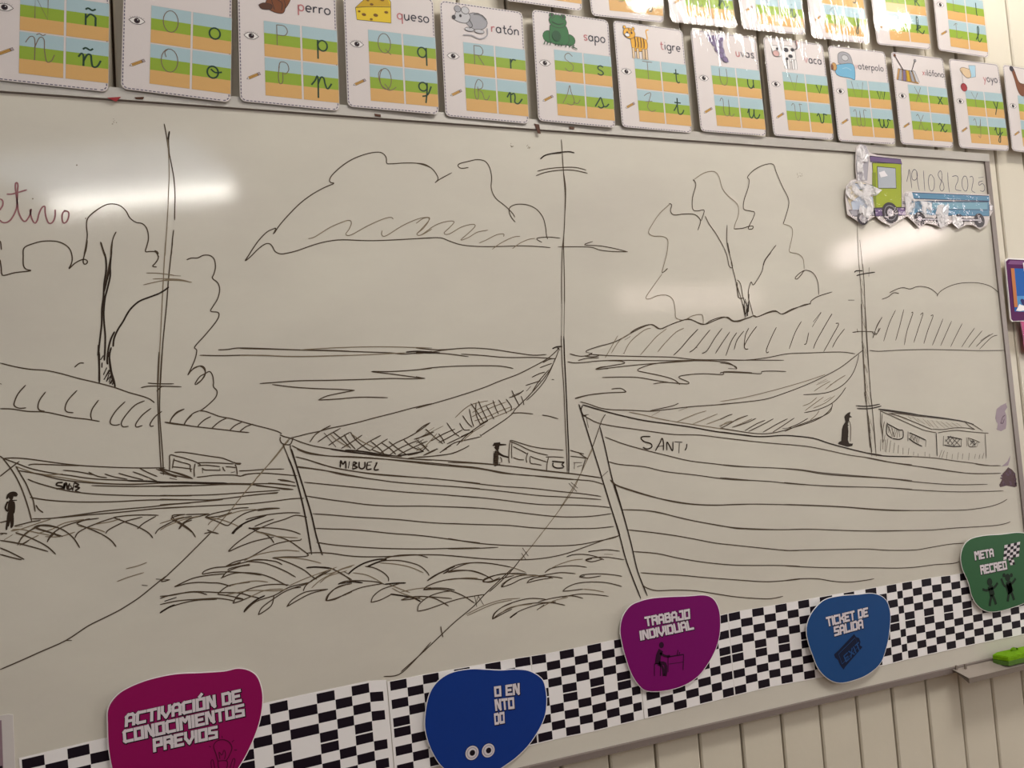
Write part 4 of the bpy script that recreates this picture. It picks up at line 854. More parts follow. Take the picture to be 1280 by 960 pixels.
def p_mouse():
    p = Pic(.36, .16, .034)
    p.oval(.35, .05, .68, .52, 'grey'); p.poly([(-.95,.2),(-.8,.5),(-.3,.6),(0,.3),(-.2,-.1),(-.6,-.15),(-1,0)], 'light_grey'); p.oval(-.75, .65, .2, .2, 'grey'); p.oval(-.3, .62, .24, .22, 'light_grey')
    p.oval(-1.0, .12, .1, .12, 'spot'); p.oval(-.6, .25, .06, .08, 'spot'); p.oval(-.1, -.5, .28, .12, 'light_grey'); p.oval(.5, -.55, .3, .12, 'light_grey')
    p.line([(1,-.3),(.95,-.75),(.5,-1),(0,-.85),(-.5,-.9)], .0022, cols['grey']); p.line([(.2,.45),(.6,.5),(.95,.2)]); p.line([(-.1,.1),(.1,-.25),(-.1,-.45)])
    return p
def p_frog():
    p = Pic(.33, .175, .033)
    p.oval(-.65, -.45, .42, .4, 'green'); p.oval(.7, -.5, .42, .38, 'green'); p.poly([(-.55,.3),(-.6,-.7),(0,-.9),(.65,-.7),(.6,.3),(0,.6)], 'green')
    p.oval(0, .62, .6, .42, 'green'); p.oval(-.38, .95, .18, .16, 'green'); p.oval(.38, .95, .18, .16, 'green'); p.oval(-.38, .97, .07, .08, 'spot'); p.oval(.38, .97, .07, .08, 'spot')
    p.line([(-.4,.55),(0,.42),(.4,.55)]); p.oval(-.15, -.35, .3, .35, 'dark_green', False)
    for x in (-.95,-.75,-.55,-.2,0,.2,.5,.75,1.0): p.line([(x, -.8), (x-.08, -1.0)], .002, cols['dark_green'])
    p.line([(.85,-.9),(1.2,-1.05)], .002, cols['dark_green'])
    return p
def p_tiger():
    p = Pic(.31, .19, .035)
    p.line([(.55,.1),(.8,.3),(.75,.8),(.95,.9)], .0025, cols['orange']); p.poly([(-.4,.3),(-.3,-.5),(.1,-.6),(.7,-.4),(.75,.15),(.3,.35)], 'orange')
    for x in (-.25, .05, .45, .65): p.poly([(x-.09,-.4),(x+.09,-.4),(x+.08,-1.05),(x-.1,-1.05)], 'beige', True, False)
    p.oval(-.45, .5, .42, .34, 'orange'); p.oval(-.75, .85, .1, .1, 'orange'); p.oval(-.15, .82, .1, .1, 'orange'); p.oval(-.6, .38, .17, .12, 'white')
    for x in (-.1, .1, .3, .5): p.line([(x,.3),(x+.04,-.05),(x,-.35)], .0016)
    p.line([(-.5,.8),(-.45,.65)], .0014); p.line([(-.3,.75),(-.32,.6)], .0014); p.oval(-.6, .52, .05, .05, 'spot'); p.oval(-.3, .52, .05, .05, 'spot')
    return p
def p_grapes():
    p = Pic(.36, .16, .034)
    p.poly([(-.7,.9),(-.2,.8),(.7,.9),(.6,.2),(.75,-.6),(.95,-.9),(.6,-1),(.2,-.7),(0,-.1),(-.5,.4)], 'lavender', False)
    for x, z in ((-.4,.6),(0,.62),(.4,.6),(-.1,.25),(.3,.2),(.1,-.15),(.45,-.2),(.35,-.55),(.65,-.8)): p.oval(x, z, .2, .2, 'violet')
    return p
def p_cow():
    p = Pic(.34, .165, .036)
    p.poly([(-.2,.5),(-.1,-.3),(.2,-.45),(.75,-.4),(.85,.1),(.7,.5),(.2,.6)], 'white')
    for x in (-.05,.2,.55,.75): p.poly([(x-.08,-.3),(x+.1,-.3),(x+.1,-.95),(x-.1,-.95)], 'white', True, False)
    p.poly([(-.3,.45),(-.9,.5),(-1,.1),(-.75,-.2),(-.35,-.15),(-.2,.15)], 'white'); p.oval(-.72, -.02, .26, .2, 'pink'); p.line([(-.95,.5),(-1,.75)], .0015); p.line([(-.4,.5),(-.3,.75)], .0015)
    p.oval(.1, .3, .2, .15, 'spot', False); p.oval(.6, .35, .16, .12, 'spot', False); p.oval(.4, -.1, .18, .12, 'spot', False); p.oval(-.6, .3, .1, .1, 'spot', False); p.oval(.1,-.3,.1,.1,'spot',False)
    p.line([(.8,.4),(1.0,.5),(1.0,.9)], .002); p.oval(1.02, .85, .08, .2, 'pink')
    return p
def p_swimmer():
    p = Pic(.215, .2, .033)
    p.poly([(-.3,.1),(-.25,.75),(.2,1),(.8,.85),(1,.3),(.9,-.1)], 'grey'); p.oval(.35, .55, .3, .22, 'light_grey'); p.poly([(-.6,-.1),(0,.05),(1.05,.1),(1.05,-1),(.6,-.95),(-.55,-.8)], 'blue')
    p.oval(-.72, -.2, .24, .3, 'tan'); p.oval(-.9, -.25, .1, .2, 'brown'); p.line([(0,-.3),(.4,-.2),(.8,-.35)], .0012, cols['pale_blue'])
    return p
def p_xylophone():
    p = Pic(.27, .2, .036)
    p.poly([(-.75,.1),(.65,.0),(1.0,-.85),(-1.0,-.7)], 'tan', sm=False)
    for i in range(5): a, b = -.6+i*.28, -.85+i*.4; p.poly([(a,.05),(a+.2,.03),(b+.3,-.75),(b,-.72)], ('grey','violet','yellow_dark','grey','light_grey')[i], True, False)
    p.line([(-.95,1),(-.3,.0)], .0022); p.line([(.85,.8),(.4,-.05)], .0022); p.oval(-.95, 1, .1, .1, 'brown'); p.oval(.85, .8, .1, .1, 'grey')
    return p
def p_yoyo():
    p = Pic(.33, .2, .036)
    p.poly([(.3,.9),(.95,.95),(.85,.1),(.35,.0)], 'pale_blue', sm=False); p.poly([(.35,.6),(-.3,.7),(-.6,.5),(-.35,.2),(.0,-.05),(.4,.1)], 'beige'); p.line([(-.45,.5),(-.45,-.6)], .0008); p.oval(-.42, -.78, .3, .3, 'red')
    return p
def p_fox():
    p = Pic(.40, .22, .046)
    p.poly([(-.9,1),(-.6,.9),(-.3,.2),(.2,.1),(.8,.2),(.9,-.3),(.5,-.6),(-.2,-.65),(-.5,-.3),(-.65,.3)], 'brown'); p.oval(-.8, .9, .16, .16, 'spot'); p.line([(-.3,.1),(.2,-.1),(.6,-.1)])
    return p
# bottom left and bottom right corner of each card in the photograph, lean, letters, word, picture, label
CARDS = [
 ((-20,101), (139,118.5), 1.2, 'Ñ', '', None, 'letter Ñ card at the far left of the lower row', 'L'),
 ((147,113), (291.5,131.5), .8, 'O', '', p_bear, 'letter O card with a bear whose brown paws show', 'L'),
 ((298.5,129), (425.5,141.5), 1.5, 'P', 'perro', p_dog, 'letter P card with the word perro and a brown sitting dog', 'L'),
 ((432.5,135), (550,146.5), 2.2, 'Q', 'queso', p_cheese, 'letter Q card with the word queso and yellow holed cheese', 'L'),
 ((556,147.5), (661.5,157.5), 1.2, 'R', 'ratón', p_mouse, 'letter R card with the word ratón and a grey mouse', 'L'),
 ((672,153), (769.5,162.5), 1.0, 'S', 'sapo', p_frog, 'letter S card with the word sapo and a green frog', 'L'),
 ((775,161), (867,168.5), 1.8, 'T', 'tigre', p_tiger, 'letter T card with the word tigre and a striped tiger', 'L'),
 ((876,166), (957.5,172.5), 3.0, 'U', 'uvas', p_grapes, 'letter U card with the word uvas under strong glare', 'G'),
 ((966,171.5), (1043,177), 2.0, 'V', 'vaca', p_cow, 'letter V card with the word vaca and a spotted cow', 'G'),
 ((1048,178), (1119.5,183), 1.6, 'W', 'waterpolo', p_swimmer, 'letter W card with the word waterpolo over a blue pool', 'G'),
 ((1126,182), (1191.5,187), 1.2, 'X', 'xilófono', p_xylophone, 'letter X card with the word xilófono and two mallets', 'L'),
 ((1199,186.5), (1261,191), 1.4, 'Y', 'yoyo', p_yoyo, 'letter Y card with the word yoyo and a red yoyo', 'L'),
 ((1264,190.5), (1322,196.5), 1.4, 'Z', '', p_fox, 'letter Z card at the far right of the lower row, brown shape on it', 'L'),
 ((516,-14), (622,3.5), 1.5, 'E', '', None, 'letter card in the upper row, only its bottom edge above the mouse card', 'L'),
 ((628,3), (730.5,16), 1.5, 'F', '', None, 'letter F card in the upper row above the frog card', 'L'),
 ((738,21), (831,31.5), 1.5, 'G', '', None, 'letter G card in the upper row above the tiger card', 'L'),
 ((836,29.5), (923,36), 2.6, 'H', '', None, 'letter H card in the upper row, glare across it above the uvas card', 'G'),
 ((926,37), (1008,46.5), 2.6, 'I', '', None, 'letter I card in the upper row, glare across it above the cow card', 'G'),
 ((1013,48.5), (1087.5,56.5), 2.2, 'J', '', None, 'letter J card in the upper row above the waterpolo card', 'G'),
 ((1094,57), (1165.5,64.5), 1.2, 'K', '', None, 'letter K card in the upper row above the xilófono card', 'L'),
 ((1172,64.5), (1236,74.5), .8, 'L', '', None, 'letter L card ending the upper row above the yoyo card', 'L'),
]
cards = []
for idx, (bl, br, lean, L, word, pic, label, kind) in enumerate(CARDS):
    if L == 'E': continue
    off = .0075 + (.0016 if idx % 2 else 0) + (.006 if idx > 12 else 0)*0
    a, b = W(*bl, off), W(*br, off); mid = (a+b)/2
    t = empty('alphabet_card', (mid.x, -off, mid.z), label, 'card', 'laminated alphabet cards above the whiteboard')
    t.rotation_euler = (math.radians(-lean*.6), -math.atan2(b.z-a.z, b.x-a.x), math.radians(random.Random(idx+40).uniform(-1.2, 1.2)))
    shared('sheet', sheet_mesh, 'paper_sheet', t); shared('border', border_mesh, 'dashed_border', t)
    for i in range(4): shared('grid%d' % i, lambda i=i: grid_mesh(i), 'letter_cell', t)
    shared('eye', eye_mesh, 'eye_symbol', t); shared('pencil', pencil_mesh, 'pencil_symbol', t)
    if kind == 'G': shared('filmG', lambda: film_mesh(laminate), 'laminate_pouch', t)
    else: shared('filmL', lambda: film_mesh(laminate_calm), 'laminate_pouch', t)
    low = L.lower(); unit = .31*.285*CH
    for ci, (glyph, font, w, m) in enumerate(((L, CAPS, .0014, c_thin), (low, PRINT, .0029, c_thick), (L, SCRIPT_CAPS, .0014, c_thin), (low, SCRIPT, .0029, c_thick))):
        if glyph not in font: font = CAPS if glyph in CAPS else PRINT
        u0, v0, _ = CELLS[ci]; h = (.274 if ci < 2 else .292)
        un = .31*h*CH*(1.0 if ci % 2 == 0 else .98); cxm = U(u0+CELLW*(.5 if ci % 2 == 0 else .58)); wd = font[glyph][0]*un
        M = Mesh(); write(M, glyph, font, cxm-wd/2, V(v0+h*.65), un, w, m, -.0016); M.build('letter_print', t)
    if word:
        M = Mesh(); un = .0112; x1 = U(.93) if len(word) < 7 else U(.965); un = un if len(word) < 7 else .0093
        wdt = text_width(word, PRINT)*un
        write(M, word, PRINT, x1-wdt if len(word) < 7 else U(.41 if word[0] == 'w' else .555), V(.225), un, (.0024 if len(word) < 7 else .0019), c_word, -.0015, first=c_first)
        M.build('word_print', t)
    if pic: pic().M.build('picture_print', t)
    cards.append(t)
# ---------------------------------------------------------------- chequered paper strips along the bottom of the board
def interp(tab, x):
    if x <= tab[0][0]: (a, p), (b, q) = tab[0], tab[1]
    elif x >= tab[-1][0]: (a, p), (b, q) = tab[-2], tab[-1]
    else:
        for (a, p), (b, q) in zip(tab, tab[1:]):
            if a <= x <= b: break
    return p + (q-p)*(x-a)/(b-a)
TOP = [(27,949.5),(55,943),(84,936),(111,929.5),(337,880),(359,875),(418,862.5),(460,853.5),(487,852),(508,848),(528,844),(606,830),(643,823.5),(682,817.5),(717,810.5),(751,803.5),(784,797),(910,767),(924,764),(954,759),(983,754),(1011,749),(1120,730),(1163,722.5),(1187,719.5),(1204,716.5),(1292,701)]
BOT = [(27,1083),(337,1010),(480,972),(550,955),(667,929.5),(702,921),(738,914),(765,907),(840,888.5),(902,872.5),(960,858),(1110,829.5),(1132,823.5),(1217,804.5),(1276,792.5),(1292,789)]
SHEETS = [
 ([27,55.4,83.9,111.6,139,166,191,215,239,263,288,313,336.7,359.4,395.3,418,439,461,478], 'A', 483, 'left sheet of black and white chequered paper, below the drawing'),
 ([487,508,528,548,567,587,606,625.5,643,662.5], 'A', 663, 'second chequered paper sheet, running behind the blue eyes sign'),
 ([664,682,699,717,733.5,751,767,784,795], 'A', 796, 'third chequered paper sheet, left of the TRABAJO INDIVIDUAL sign'),
 ([797,801,818,834,850,866,882,895,909], 'B', 909.5, 'fourth chequered paper sheet, mostly behind the TRABAJO INDIVIDUAL sign'),
 ([910.3,924.7,939.5,954.2,968.5,983,997,1011,1024,1040,1054,1067.5,1081,1095,1107.3], 'A', 1107.5, 'fifth chequered paper sheet, left of and behind the TICKET DE SALIDA sign'),
 ([1107.6,1120,1127,1139.5,1151,1163.5,1175.5,1187.5,1199,1211,1223,1235,1246,1258,1269,1281,1290], 'A', 1291, 'rightmost chequered paper sheet, running under the green META RECREO sign'),
]
def strip_point(xt, v, y):
    xb = xt + (interp(BOT, xt)-interp(TOP, xt))*.082
    yt, yb = interp(TOP, xt), interp(BOT, xb)
    q = W(xt+(xb-xt)*v, yt+(yb-yt)*v); return (q.x, y, q.z)
grey_line = mat('paper_cut_line', (168, 160, 160), .6, .2)
for n, (bounds, par, end, label) in enumerate(SHEETS):
    x0 = bounds[0] - (3 if n in (0, 1) else .4)
    mid = strip_point((x0+end)/2, 1.0, 0)
    t = empty('checkered_strip', (mid[0], 0, mid[2]), label, 'paper strip', 'chequered racing strips along the board bottom')
    yy = -.0006 - .0003*(n % 2)
    M = Mesh(); xs = [x0] + [b for b in bounds if x0 < b < end] + [end]
    up = -.004 if n else -.02
    for a, b in zip(xs, xs[1:]):
        f = [strip_point(a, up, yy), strip_point(b, up, yy), strip_point(b, 1.012, yy), strip_point(a, 1.012, yy)]
        M.face(f, paper)
        M.face([f[0], f[1], (f[1][0], -.0001, f[1][2]), (f[0][0], -.0001, f[0][2])], paper); M.face([f[3], f[2], (f[2][0], -.0001, f[2][2]), (f[3][0], -.0001, f[3][2])], grey_line)
    o = M.build('paper_backing', t); o.location = (-mid[0], 0, -mid[2])
    M = Mesh(); yb = yy - .00012
    rows = [(0, .098), (.098, .197), (.197, .296), (.296, .395), (.395, .492), (.507, .604), (.604, .703), (.703, .802), (.802, .901), (.901, 1.0)]
    for i, (a, b) in enumerate(zip(bounds, bounds[1:]+[end])):
        if b - a < 6: continue
        black_top = (i % 2 == 0) == (par == 'A')
        for r, (v0, v1) in enumerate(rows):
            k = r if r < 5 else r-5
            # the lower band starts again with the parity of the upper one's last row
            blk = ((r % 2 == 0) == black_top) if r < 5 else (((r-5) % 2 == 0) == black_top)
            if not blk: continue
            lo, hi = v0, v1
            M.face([strip_point(a+.25, lo, yb), strip_point(b-.25, lo, yb), strip_point(b-.25, hi, yb), strip_point(a+.25, hi, yb)], black)
    o = M.build('printed_checks', t); o.location = (-mid[0], 0, -mid[2])

# ---------------------------------------------------------------- activity signs
def px_thing(name, at, off, label, cat, group=None):
    p = W(*at, off); t = empty(name, (p.x, -off, p.z), label, cat, group); t['_o'] = 0; del t['_o']
    def part(M, nm, lab=None):
        o = M.build(nm, t, lab); o.location = -t.location; return o
    return t, part
def outline(pts, off, n=5):
    q = [(lambda r: (r.x, r.z))(W(a, b, off)) for a, b in pts]
    return smooth(q+[q[0], q[1]], n)[n:-1] if False else closed(q, n)
def closed(q, n=5):
    m = len(q); out = []
    for i in range(m):
        p0, p1, p2, p3 = q[i-1], q[i], q[(i+1) % m], q[(i+2) % m]
        for k in range(n):
            t = k/n; out.append(tuple(.5*((2*b)+(-a+c)*t+(2*a-5*b+4*c-d)*t*t+(-a+3*b-3*c+d)*t**3) for a, b, c, d in zip(p0, p1, p2, p3)))
    return out
def grow(q, d):
    cx = sum(p[0] for p in q)/len(q); cz = sum(p[1] for p in q)/len(q)
    return [(p[0]+(p[0]-cx)/math.hypot(p[0]-cx, p[1]-cz)*d, p[1]+(p[1]-cz)/math.hypot(p[0]-cx, p[1]-cz)*d) for p in q]
sign_white = mat('sign_lettering_white', (218, 208, 212), .5, .2)
def sign(pts, col, label, texts, cat='sign', off=.006, black_edge=.85):
    cx = sum(p[0] for p in pts)/len(pts); cy = max(p[1] for p in pts)
    t, part = px_thing('activity_sign', (cx, cy), off, label, cat, 'blob-shaped activity signs stuck along the bottom of the board')
    q = outline(pts, off)
    M = Mesh(); M.prism(grow(q, .0016), -off+.0005, -off+.0013, paper); part(M, 'white_edge')
    M = Mesh(); M.prism(q, -off, -off+.0005, col); part(M, 'colored_face')
    if texts:
        M = Mesh()
        for s, quad in texts: block_text(M, s, quad, black, -off-.0002, grow=black_edge, shift=(.2, -.25))
        part(M, 'lettering_outline')
        M = Mesh()
        for s, quad in texts: block_text(M, s, quad, sign_white, -off-.0004)
        part(M, 'lettering')
    return t, part, off
Z = lambda pts, x, y, s: [(x+a/s, y+b/s) for a, b in pts]
magenta = mat('magenta_print', (144, 0, 84), .45, .3, noise=.03, nscale=30); purple = mat('purple_print', (120, 0, 98), .42, .3, noise=.03, nscale=30)
blue = mat('blue_print', (10, 52, 132), .42, .3, noise=.03, nscale=30); blue2 = mat('sea_blue_print', (24, 72, 128), .42, .3, noise=.03, nscale=30); greenp = mat('green_print', (44, 94, 56), .42, .3, noise=.04, nscale=30)
dark_mag = mat('dark_magenta_line', (74, 8, 44), .5, .2)
t, part, off = sign([(135,905),(136,885),(147,869),(165,858),(190,849),(220,843),(250,841.5),(280,839.5),(297,836),(311,838.5),(321,846),(326.5,860),(328,875),(326,893),(321,912),(311,936),(300,956),(280,985),(252,1000),(205,1003),(165,994),(145,972),(137,940)], magenta,
    'large magenta sign reading ACTIVACIÓN DE CONOCIMIENTOS PREVIOS',
    [('ACTIVACIÓN DE', [(156.5,907.5),(157.2,891),(300.8,859.7),(302.3,875.7)]), ('CONOCIMIENTOS', [(155,927.7),(153.8,911),(305,877.7),(306.2,893.7)]), ('PREVIOS', [(192,938.7),(191.2,921.5),(272,905),(272.7,921)])])
M = Mesh(); LG = lambda pts, w, m, y=-off-.0003: ribbon(M, smooth([(lambda r: (r.x, r.z))(W(a, b, off)) for a, b in pts]), w, m, y, False)
LG(Z([(1090,925),(1080,890),(1068,850),(1085,825),(1115,818),(1145,830),(1160,860),(1145,900),(1130,925)], 0, 720, 4), .0014, dark_mag)
LG(Z([(1090,925),(1095,960),(1130,965),(1135,925),(1090,925)], 0, 720, 4), .0014, dark_mag); LG(Z([(1100,915),(1095,880),(1110,895),(1120,870),(1128,890),(1122,915)], 0, 720, 4), .0012, dark_mag)
LG(Z([(1075,965),(1065,920),(1055,930),(1060,975)], 0, 720, 4), .0012, dark_mag); LG(Z([(1150,960),(1165,915),(1175,920),(1165,965)], 0, 720, 4), .0012, dark_mag)
for a, b in (((1045,850),(1055,855)), ((1050,815),(1062,825)), ((1170,820),(1160,830)), ((1185,870),(1172,870)), ((1110,800),(1112,810))): LG(Z([a, b], 0, 720, 4), .0012, dark_mag)
part(M, 'bulb_symbol', 'outline light bulb held by hands')

t, part, off = sign([(531.5,905),(534,880),(540,862),(551,849),(567,840.5),(589,836.8),(607,837.3),(626,838.2),(642,837.2),(657,838),(668,842),(678,850),(682,863),(683,878),(681,894),(675,909),(663,928),(649,943),(635,954),(615,966),(590,972),(568,968),(552,957),(542,942),(535,925)], blue,
    'dark blue sign with two staring ring eyes, second from the left',
    [('O EN', [(616.8,870),(616,857),(648,852.5),(648.2,867)]), ('NTO', [(618,887.5),(616.5,873),(641,870),(641.8,884.5)]), ('DO', [(617,905),(616,890.5),(629,888),(629.6,902.5)])])
M = Mesh()
ring_w = mat('eye_ring_grey', (176, 168, 172), .5, .2)
for (a, b, r) in ((590, 941, 9.3), (610.3, 938, 9.1)):
    c = W(a, b, off); rr = r*.00135
    for k, (s, m) in enumerate(((1.07, black), (1, sign_white), (.82, ring_w), (.66, sign_white), (.42, black))): ell(M, c.x + (.0006 if k == 4 else 0), c.z, rr*s, rr*s, m, -off-.0002-.0001*k, 24)
part(M, 'eyes_symbol', 'two round white staring eyes')

t, part, off = sign(Z([(543,270),(555,205),(592,152),(640,128),(700,113),(780,106),(880,102),(960,97),(1002,112),(1028,150),(1040,205),(1038,290),(1018,365),(978,440),(925,505),(850,550),(760,573),(680,574),(640,550),(600,490),(573,415),(553,340)], 640, 720, 4), purple,
    'purple sign reading TRABAJO INDIVIDUAL, in front of the big boat\'s bow',
    [('TRABAJO', Z([(660,250),(653,201),(880,160),(883,211)], 640, 720, 4)), ('INDIVIDUAL', Z([(634,320),(628,271),(893,215),(903,263)], 640, 720, 4))])
M = Mesh(); dk = mat('dark_plum_print', (46, 6, 40), .5, .2); LG = lambda pts, w, m, y=-off-.0003: ribbon(M, smooth([(lambda r: (r.x, r.z))(W(a, b, off)) for a, b in pts], 3), w, m, y, False)
def blob(M, cx, cy, rx, ry, m, off, y=None):
    c = W(cx, cy, off); ell(M, c.x, c.z, rx*.00125, ry*.00125, m, y or -off-.0003, 14)
blob(M, 640+747/4, 720+345/4, 4.5, 5, dk, off)
for pl, w in (([(745,370),(732,400),(728,440)], .012), ([(740,385),(765,400),(790,400)], .005), ([(735,435),(765,440),(768,480),(765,500)], .007), ([(728,440),(752,455),(758,500)], .005), ([(712,440),(712,500)], .0018), ([(712,440),(740,440),(742,500)], .0018),
              ([(775,405),(858,392)], .0025), ([(858,392),(855,470)], .0018), ([(780,405),(780,480)], .0018), ([(825,398),(830,370)], .002), ([(835,396),(838,380)], .002), ([(785,440),(855,430)], .0012)):
    LG(Z(pl, 640, 720, 4), w, dk)
part(M, 'seated_figure_symbol', 'dark figure seated at a desk')

t, part, off = sign(Z([(194,270),(208,210),(240,160),(290,118),(370,100),(450,94),(520,88),(572,105),(600,140),(612,200),(606,280),(592,355),(562,435),(500,490),(430,520),(360,533),(305,515),(255,465),(225,395),(203,330)], 960, 720, 4), blue2,
    'mid blue sign reading TICKET DE SALIDA', [('TICKET DE', Z([(276,248),(268,200),(478,150),(481,197)], 960, 720, 4)), ('SALIDA', Z([(312,296),(307,248),(452,208),(457,255)], 960, 720, 4))], off=.012)
M = Mesh(); nav = mat('navy_black_print', (14, 24, 52), .5, .2)
PT = [(330,392),(345,378),(352,372),(430,290),(440,305),(455,310),(462,330),(458,345),(472,355),(385,455),(378,468),(365,452),(358,440),(350,420),(335,408)]
M.face([(lambda r: (r.x, -off-.0003, r.z))(W(a, b, off)) for a, b in Z(PT, 960, 720, 4)], nav)
part(M, 'ticket_symbol', 'black cinema ticket shape')
M = Mesh(); block_text(M, 'EXIT', Z([(368,425),(356,392),(432,322),(446,355)], 960, 720, 4), blue2, -off-.0005, wt=1.1)
ribbon(M, [(lambda r: (r.x, r.z))(W(a, b, off)) for a, b in Z([(370,440),(352,390),(434,308),(452,352),(370,440)], 960, 720, 4)], .0010, blue2, -off-.0005, False)
part(M, 'lettering', 'EXIT on the ticket')

t, part, off = sign([(1201.5,697),(1205,683),(1214,674),(1231,669.8),(1252,668.3),(1272,666),(1285,668),(1297,675),(1305,692),(1306,714),(1300,735),(1285,751),(1266,759),(1247,764),(1233,763.5),(1222,756),(1215,744),(1211,728),(1204,712)], greenp,
    'green sign reading META RECREO at the right end of the board', [('META', [(1215,700),(1213.5,689),(1237.5,684.8),(1238.6,695.2)]), ('RECREO', [(1222.3,717.8),(1220.8,706),(1253.6,700),(1255.2,711)])], off=.008)
M = Mesh(); bk = mat('green_black_print', (12, 34, 18), .5, .2); LG = lambda pts, w, m, y=-off-.0003: ribbon(M, smooth([(lambda r: (r.x, r.z))(W(a, b, off)) for a, b in pts], 3), w, m, y, False)
for ox, girl in ((1237, 0), (1259.5, 1)):
    hy = 727.5 if not girl else 722; blob(M, ox, hy, 7, 7.6, bk, off)
    if girl: blob(M, ox-4.6, hy-3, 4, 4, bk, off, -off-.00035); blob(M, ox+4.6, hy-3, 4, 4, bk, off, -off-.00035); LG([(ox+1, hy+10), (ox+2.5, hy+15), (ox+4, hy+19)], .021, bk)
    LG([(ox+.5, hy+5), (ox+2, hy+11), (ox+3.5, hy+17)], .0165, bk); LG([(ox+.5, hy+9), (ox-4, hy+10.5), (ox-9 if not girl else ox-8, hy+9 if not girl else hy+1)], .0062, bk); LG([(ox+1, hy+9), (ox+6, hy+6.5), (ox+10, hy+1)], .0062, bk)
    LG([(ox+2.5, hy+16), (ox+1, hy+23), (ox, hy+30)], .0075, bk); LG([(ox+3.5, hy+16), (ox+6, hy+22), (ox+8, hy+28)], .0075, bk)
part(M, 'children_symbol', 'two dark silhouettes of playing children')
M = Mesh()
for i in range(5):
    for j in range(5):
        a, b = 1255.5+i*3.9-j*.3, 681.5+j*3.7-i*.9
        M.face([(lambda r: (r.x, -off-.0004, r.z))(W(p, q, off)) for p, q in ((a, b), (a+3.9, b-.9), (a+3.6, b+2.8), (a-.3, b+3.7))], black if (i+j) % 2 else sign_white)
for i in range(2):
    for j in range(3):
        a, b = 1260+i*3+j*1.1, 697.5+j*3-i*.5
        M.face([(lambda r: (r.x, -off-.0004, r.z))(W(p, q, off)) for p, q in ((a, b), (a+3, b-.5), (a+3.6, b+2.6), (a+.6, b+3.1))], black if (i+j) % 2 else sign_white)
part(M, 'flag_symbol', 'small black and white racing flag')

# ---------------------------------------------------------------- paper cut-out of the lorry-train with the date
off = .006
tc_, part = px_thing('train_cutout', (1150, 285), off, 'laminated paper cutout train, lime green cab pulling a blue wagon', 'cutout')
cut = {k: mat('cutout_'+k, v, .45, .3) for k, v in dict(lime=(160, 172, 34), lime_dark=(128, 140, 34), violet=(108, 84, 128), glass=(176, 180, 188), blue=(86, 136, 168), blue_light=(120, 164, 184), navy=(44, 60, 92), tyre=(56, 46, 54), hub=(196, 188, 194), grey=(150, 148, 156), cream=(222, 206, 172), steel=(172, 166, 174), white=(236, 230, 232), pale=(196, 204, 220)).items()}
K = lambda pts: [(1000+a/4.5714, 150+b/4.5714) for a, b in pts]
E2 = lambda pts: [(1120+a/9.1429, 200+b/9.1429) for a, b in pts]
lay = [0]
def flat(M, pts, m, line=None, lvl=0):
    y = -off-.0002-.0002*lvl; q = [(lambda r: (r.x, r.z))(W(a, b, off)) for a, b in pts]
    M.face([(a, y, b) for a, b in q], cut[m])
    if line: ribbon(M, q+[q[0]], .0017, cut[line], y-.0001, False)
M = Mesh(); back = K([(318,160),(345,132),(378,145),(396,185),(440,200),(580,220),(585,300),(580,330),(590,420),(610,405),(1080,425),(1090,480),(1104,488),(1102,522),(1086,550),(1068,600),(1030,625),(985,600),(950,600),(905,622),(868,590),(845,598),(808,620),(770,600),(720,590),(680,618),(645,580),(612,550),(565,575),(515,605),(465,580),(430,548),(380,580),(345,592),(310,565),(270,540),(258,440),(262,380),(290,345),(322,335),(316,260)])
q = [(lambda r: (r.x, r.z))(W(a, b, off)) for a, b in back]; M.prism(q, -off, -off+.0008, card_paper); part(M, 'paper_backing')
M = Mesh(); flat(M, K([(412,245),(578,250),(580,498),(428,502)]), 'lime', 'tyre'); flat(M, K([(412,300),(432,300),(436,500),(428,502),(412,420)]), 'lime_dark', None, 1); part(M, 'cab')
M = Mesh(); flat(M, K([(398,206),(575,225),(582,252),(400,238)]), 'violet', 'tyre', 1); part(M, 'cab_roof')
M = Mesh(); flat(M, K([(440,266),(545,276),(549,390),(446,390)]), 'glass', 'tyre', 1); flat(M, K([(450,300),(480,290),(500,320),(460,330)]), 'white', None, 3); part(M, 'cab_window')
M = Mesh(); flat(M, K([(275,375),(330,345),(420,375),(428,520),(300,520),(272,460)]), 'cream', 'steel'); flat(M, K([(300,360),(415,375),(420,400),(310,395)]), 'pale', 'navy', 1)
flat(M, K([(335,400),(395,405),(395,425),(335,420)]), 'cream', 'lime_dark', 3); flat(M, K([(290,470),(345,430),(415,440),(420,510),(300,515)]), 'pale', 'steel', 1); part(M, 'boiler')
M = Mesh(); flat(M, K([(328,180),(345,140),(375,150),(392,190),(388,260),(382,345),(330,345),(322,260)]), 'steel', 'grey'); flat(M, K([(335,200),(350,160),(372,170),(380,210),(360,260),(340,250)]), 'white', 'steel', 1); part(M, 'chimney')
M = Mesh(); flat(M, K([(415,505),(600,500),(605,545),(428,550)]), 'violet', 'tyre', 0); flat(M, K([(280,515),(430,520),(430,545),(300,550)]), 'steel', 'tyre'); part(M, 'chassis')
def cwheel(cx, cy, rx, hub=.38):
    M = Mesh(); c = W(cx, cy, off); r = rx*.00205
    for k, (s, m) in enumerate(((1, 'tyre'), (.72, 'grey'), (.66, 'tyre'), (hub, 'hub'), (.2, 'steel'))):
        if s == .72 and rx < 9: continue
        ell(M, c.x, c.z, r*s, r*s, cut[m], -off-.0008-.0001*k, 24)
    part(M, 'wheel')
cwheel(1112.6, 266, 12.5); cwheel(1078, 273, 8.0, .6)
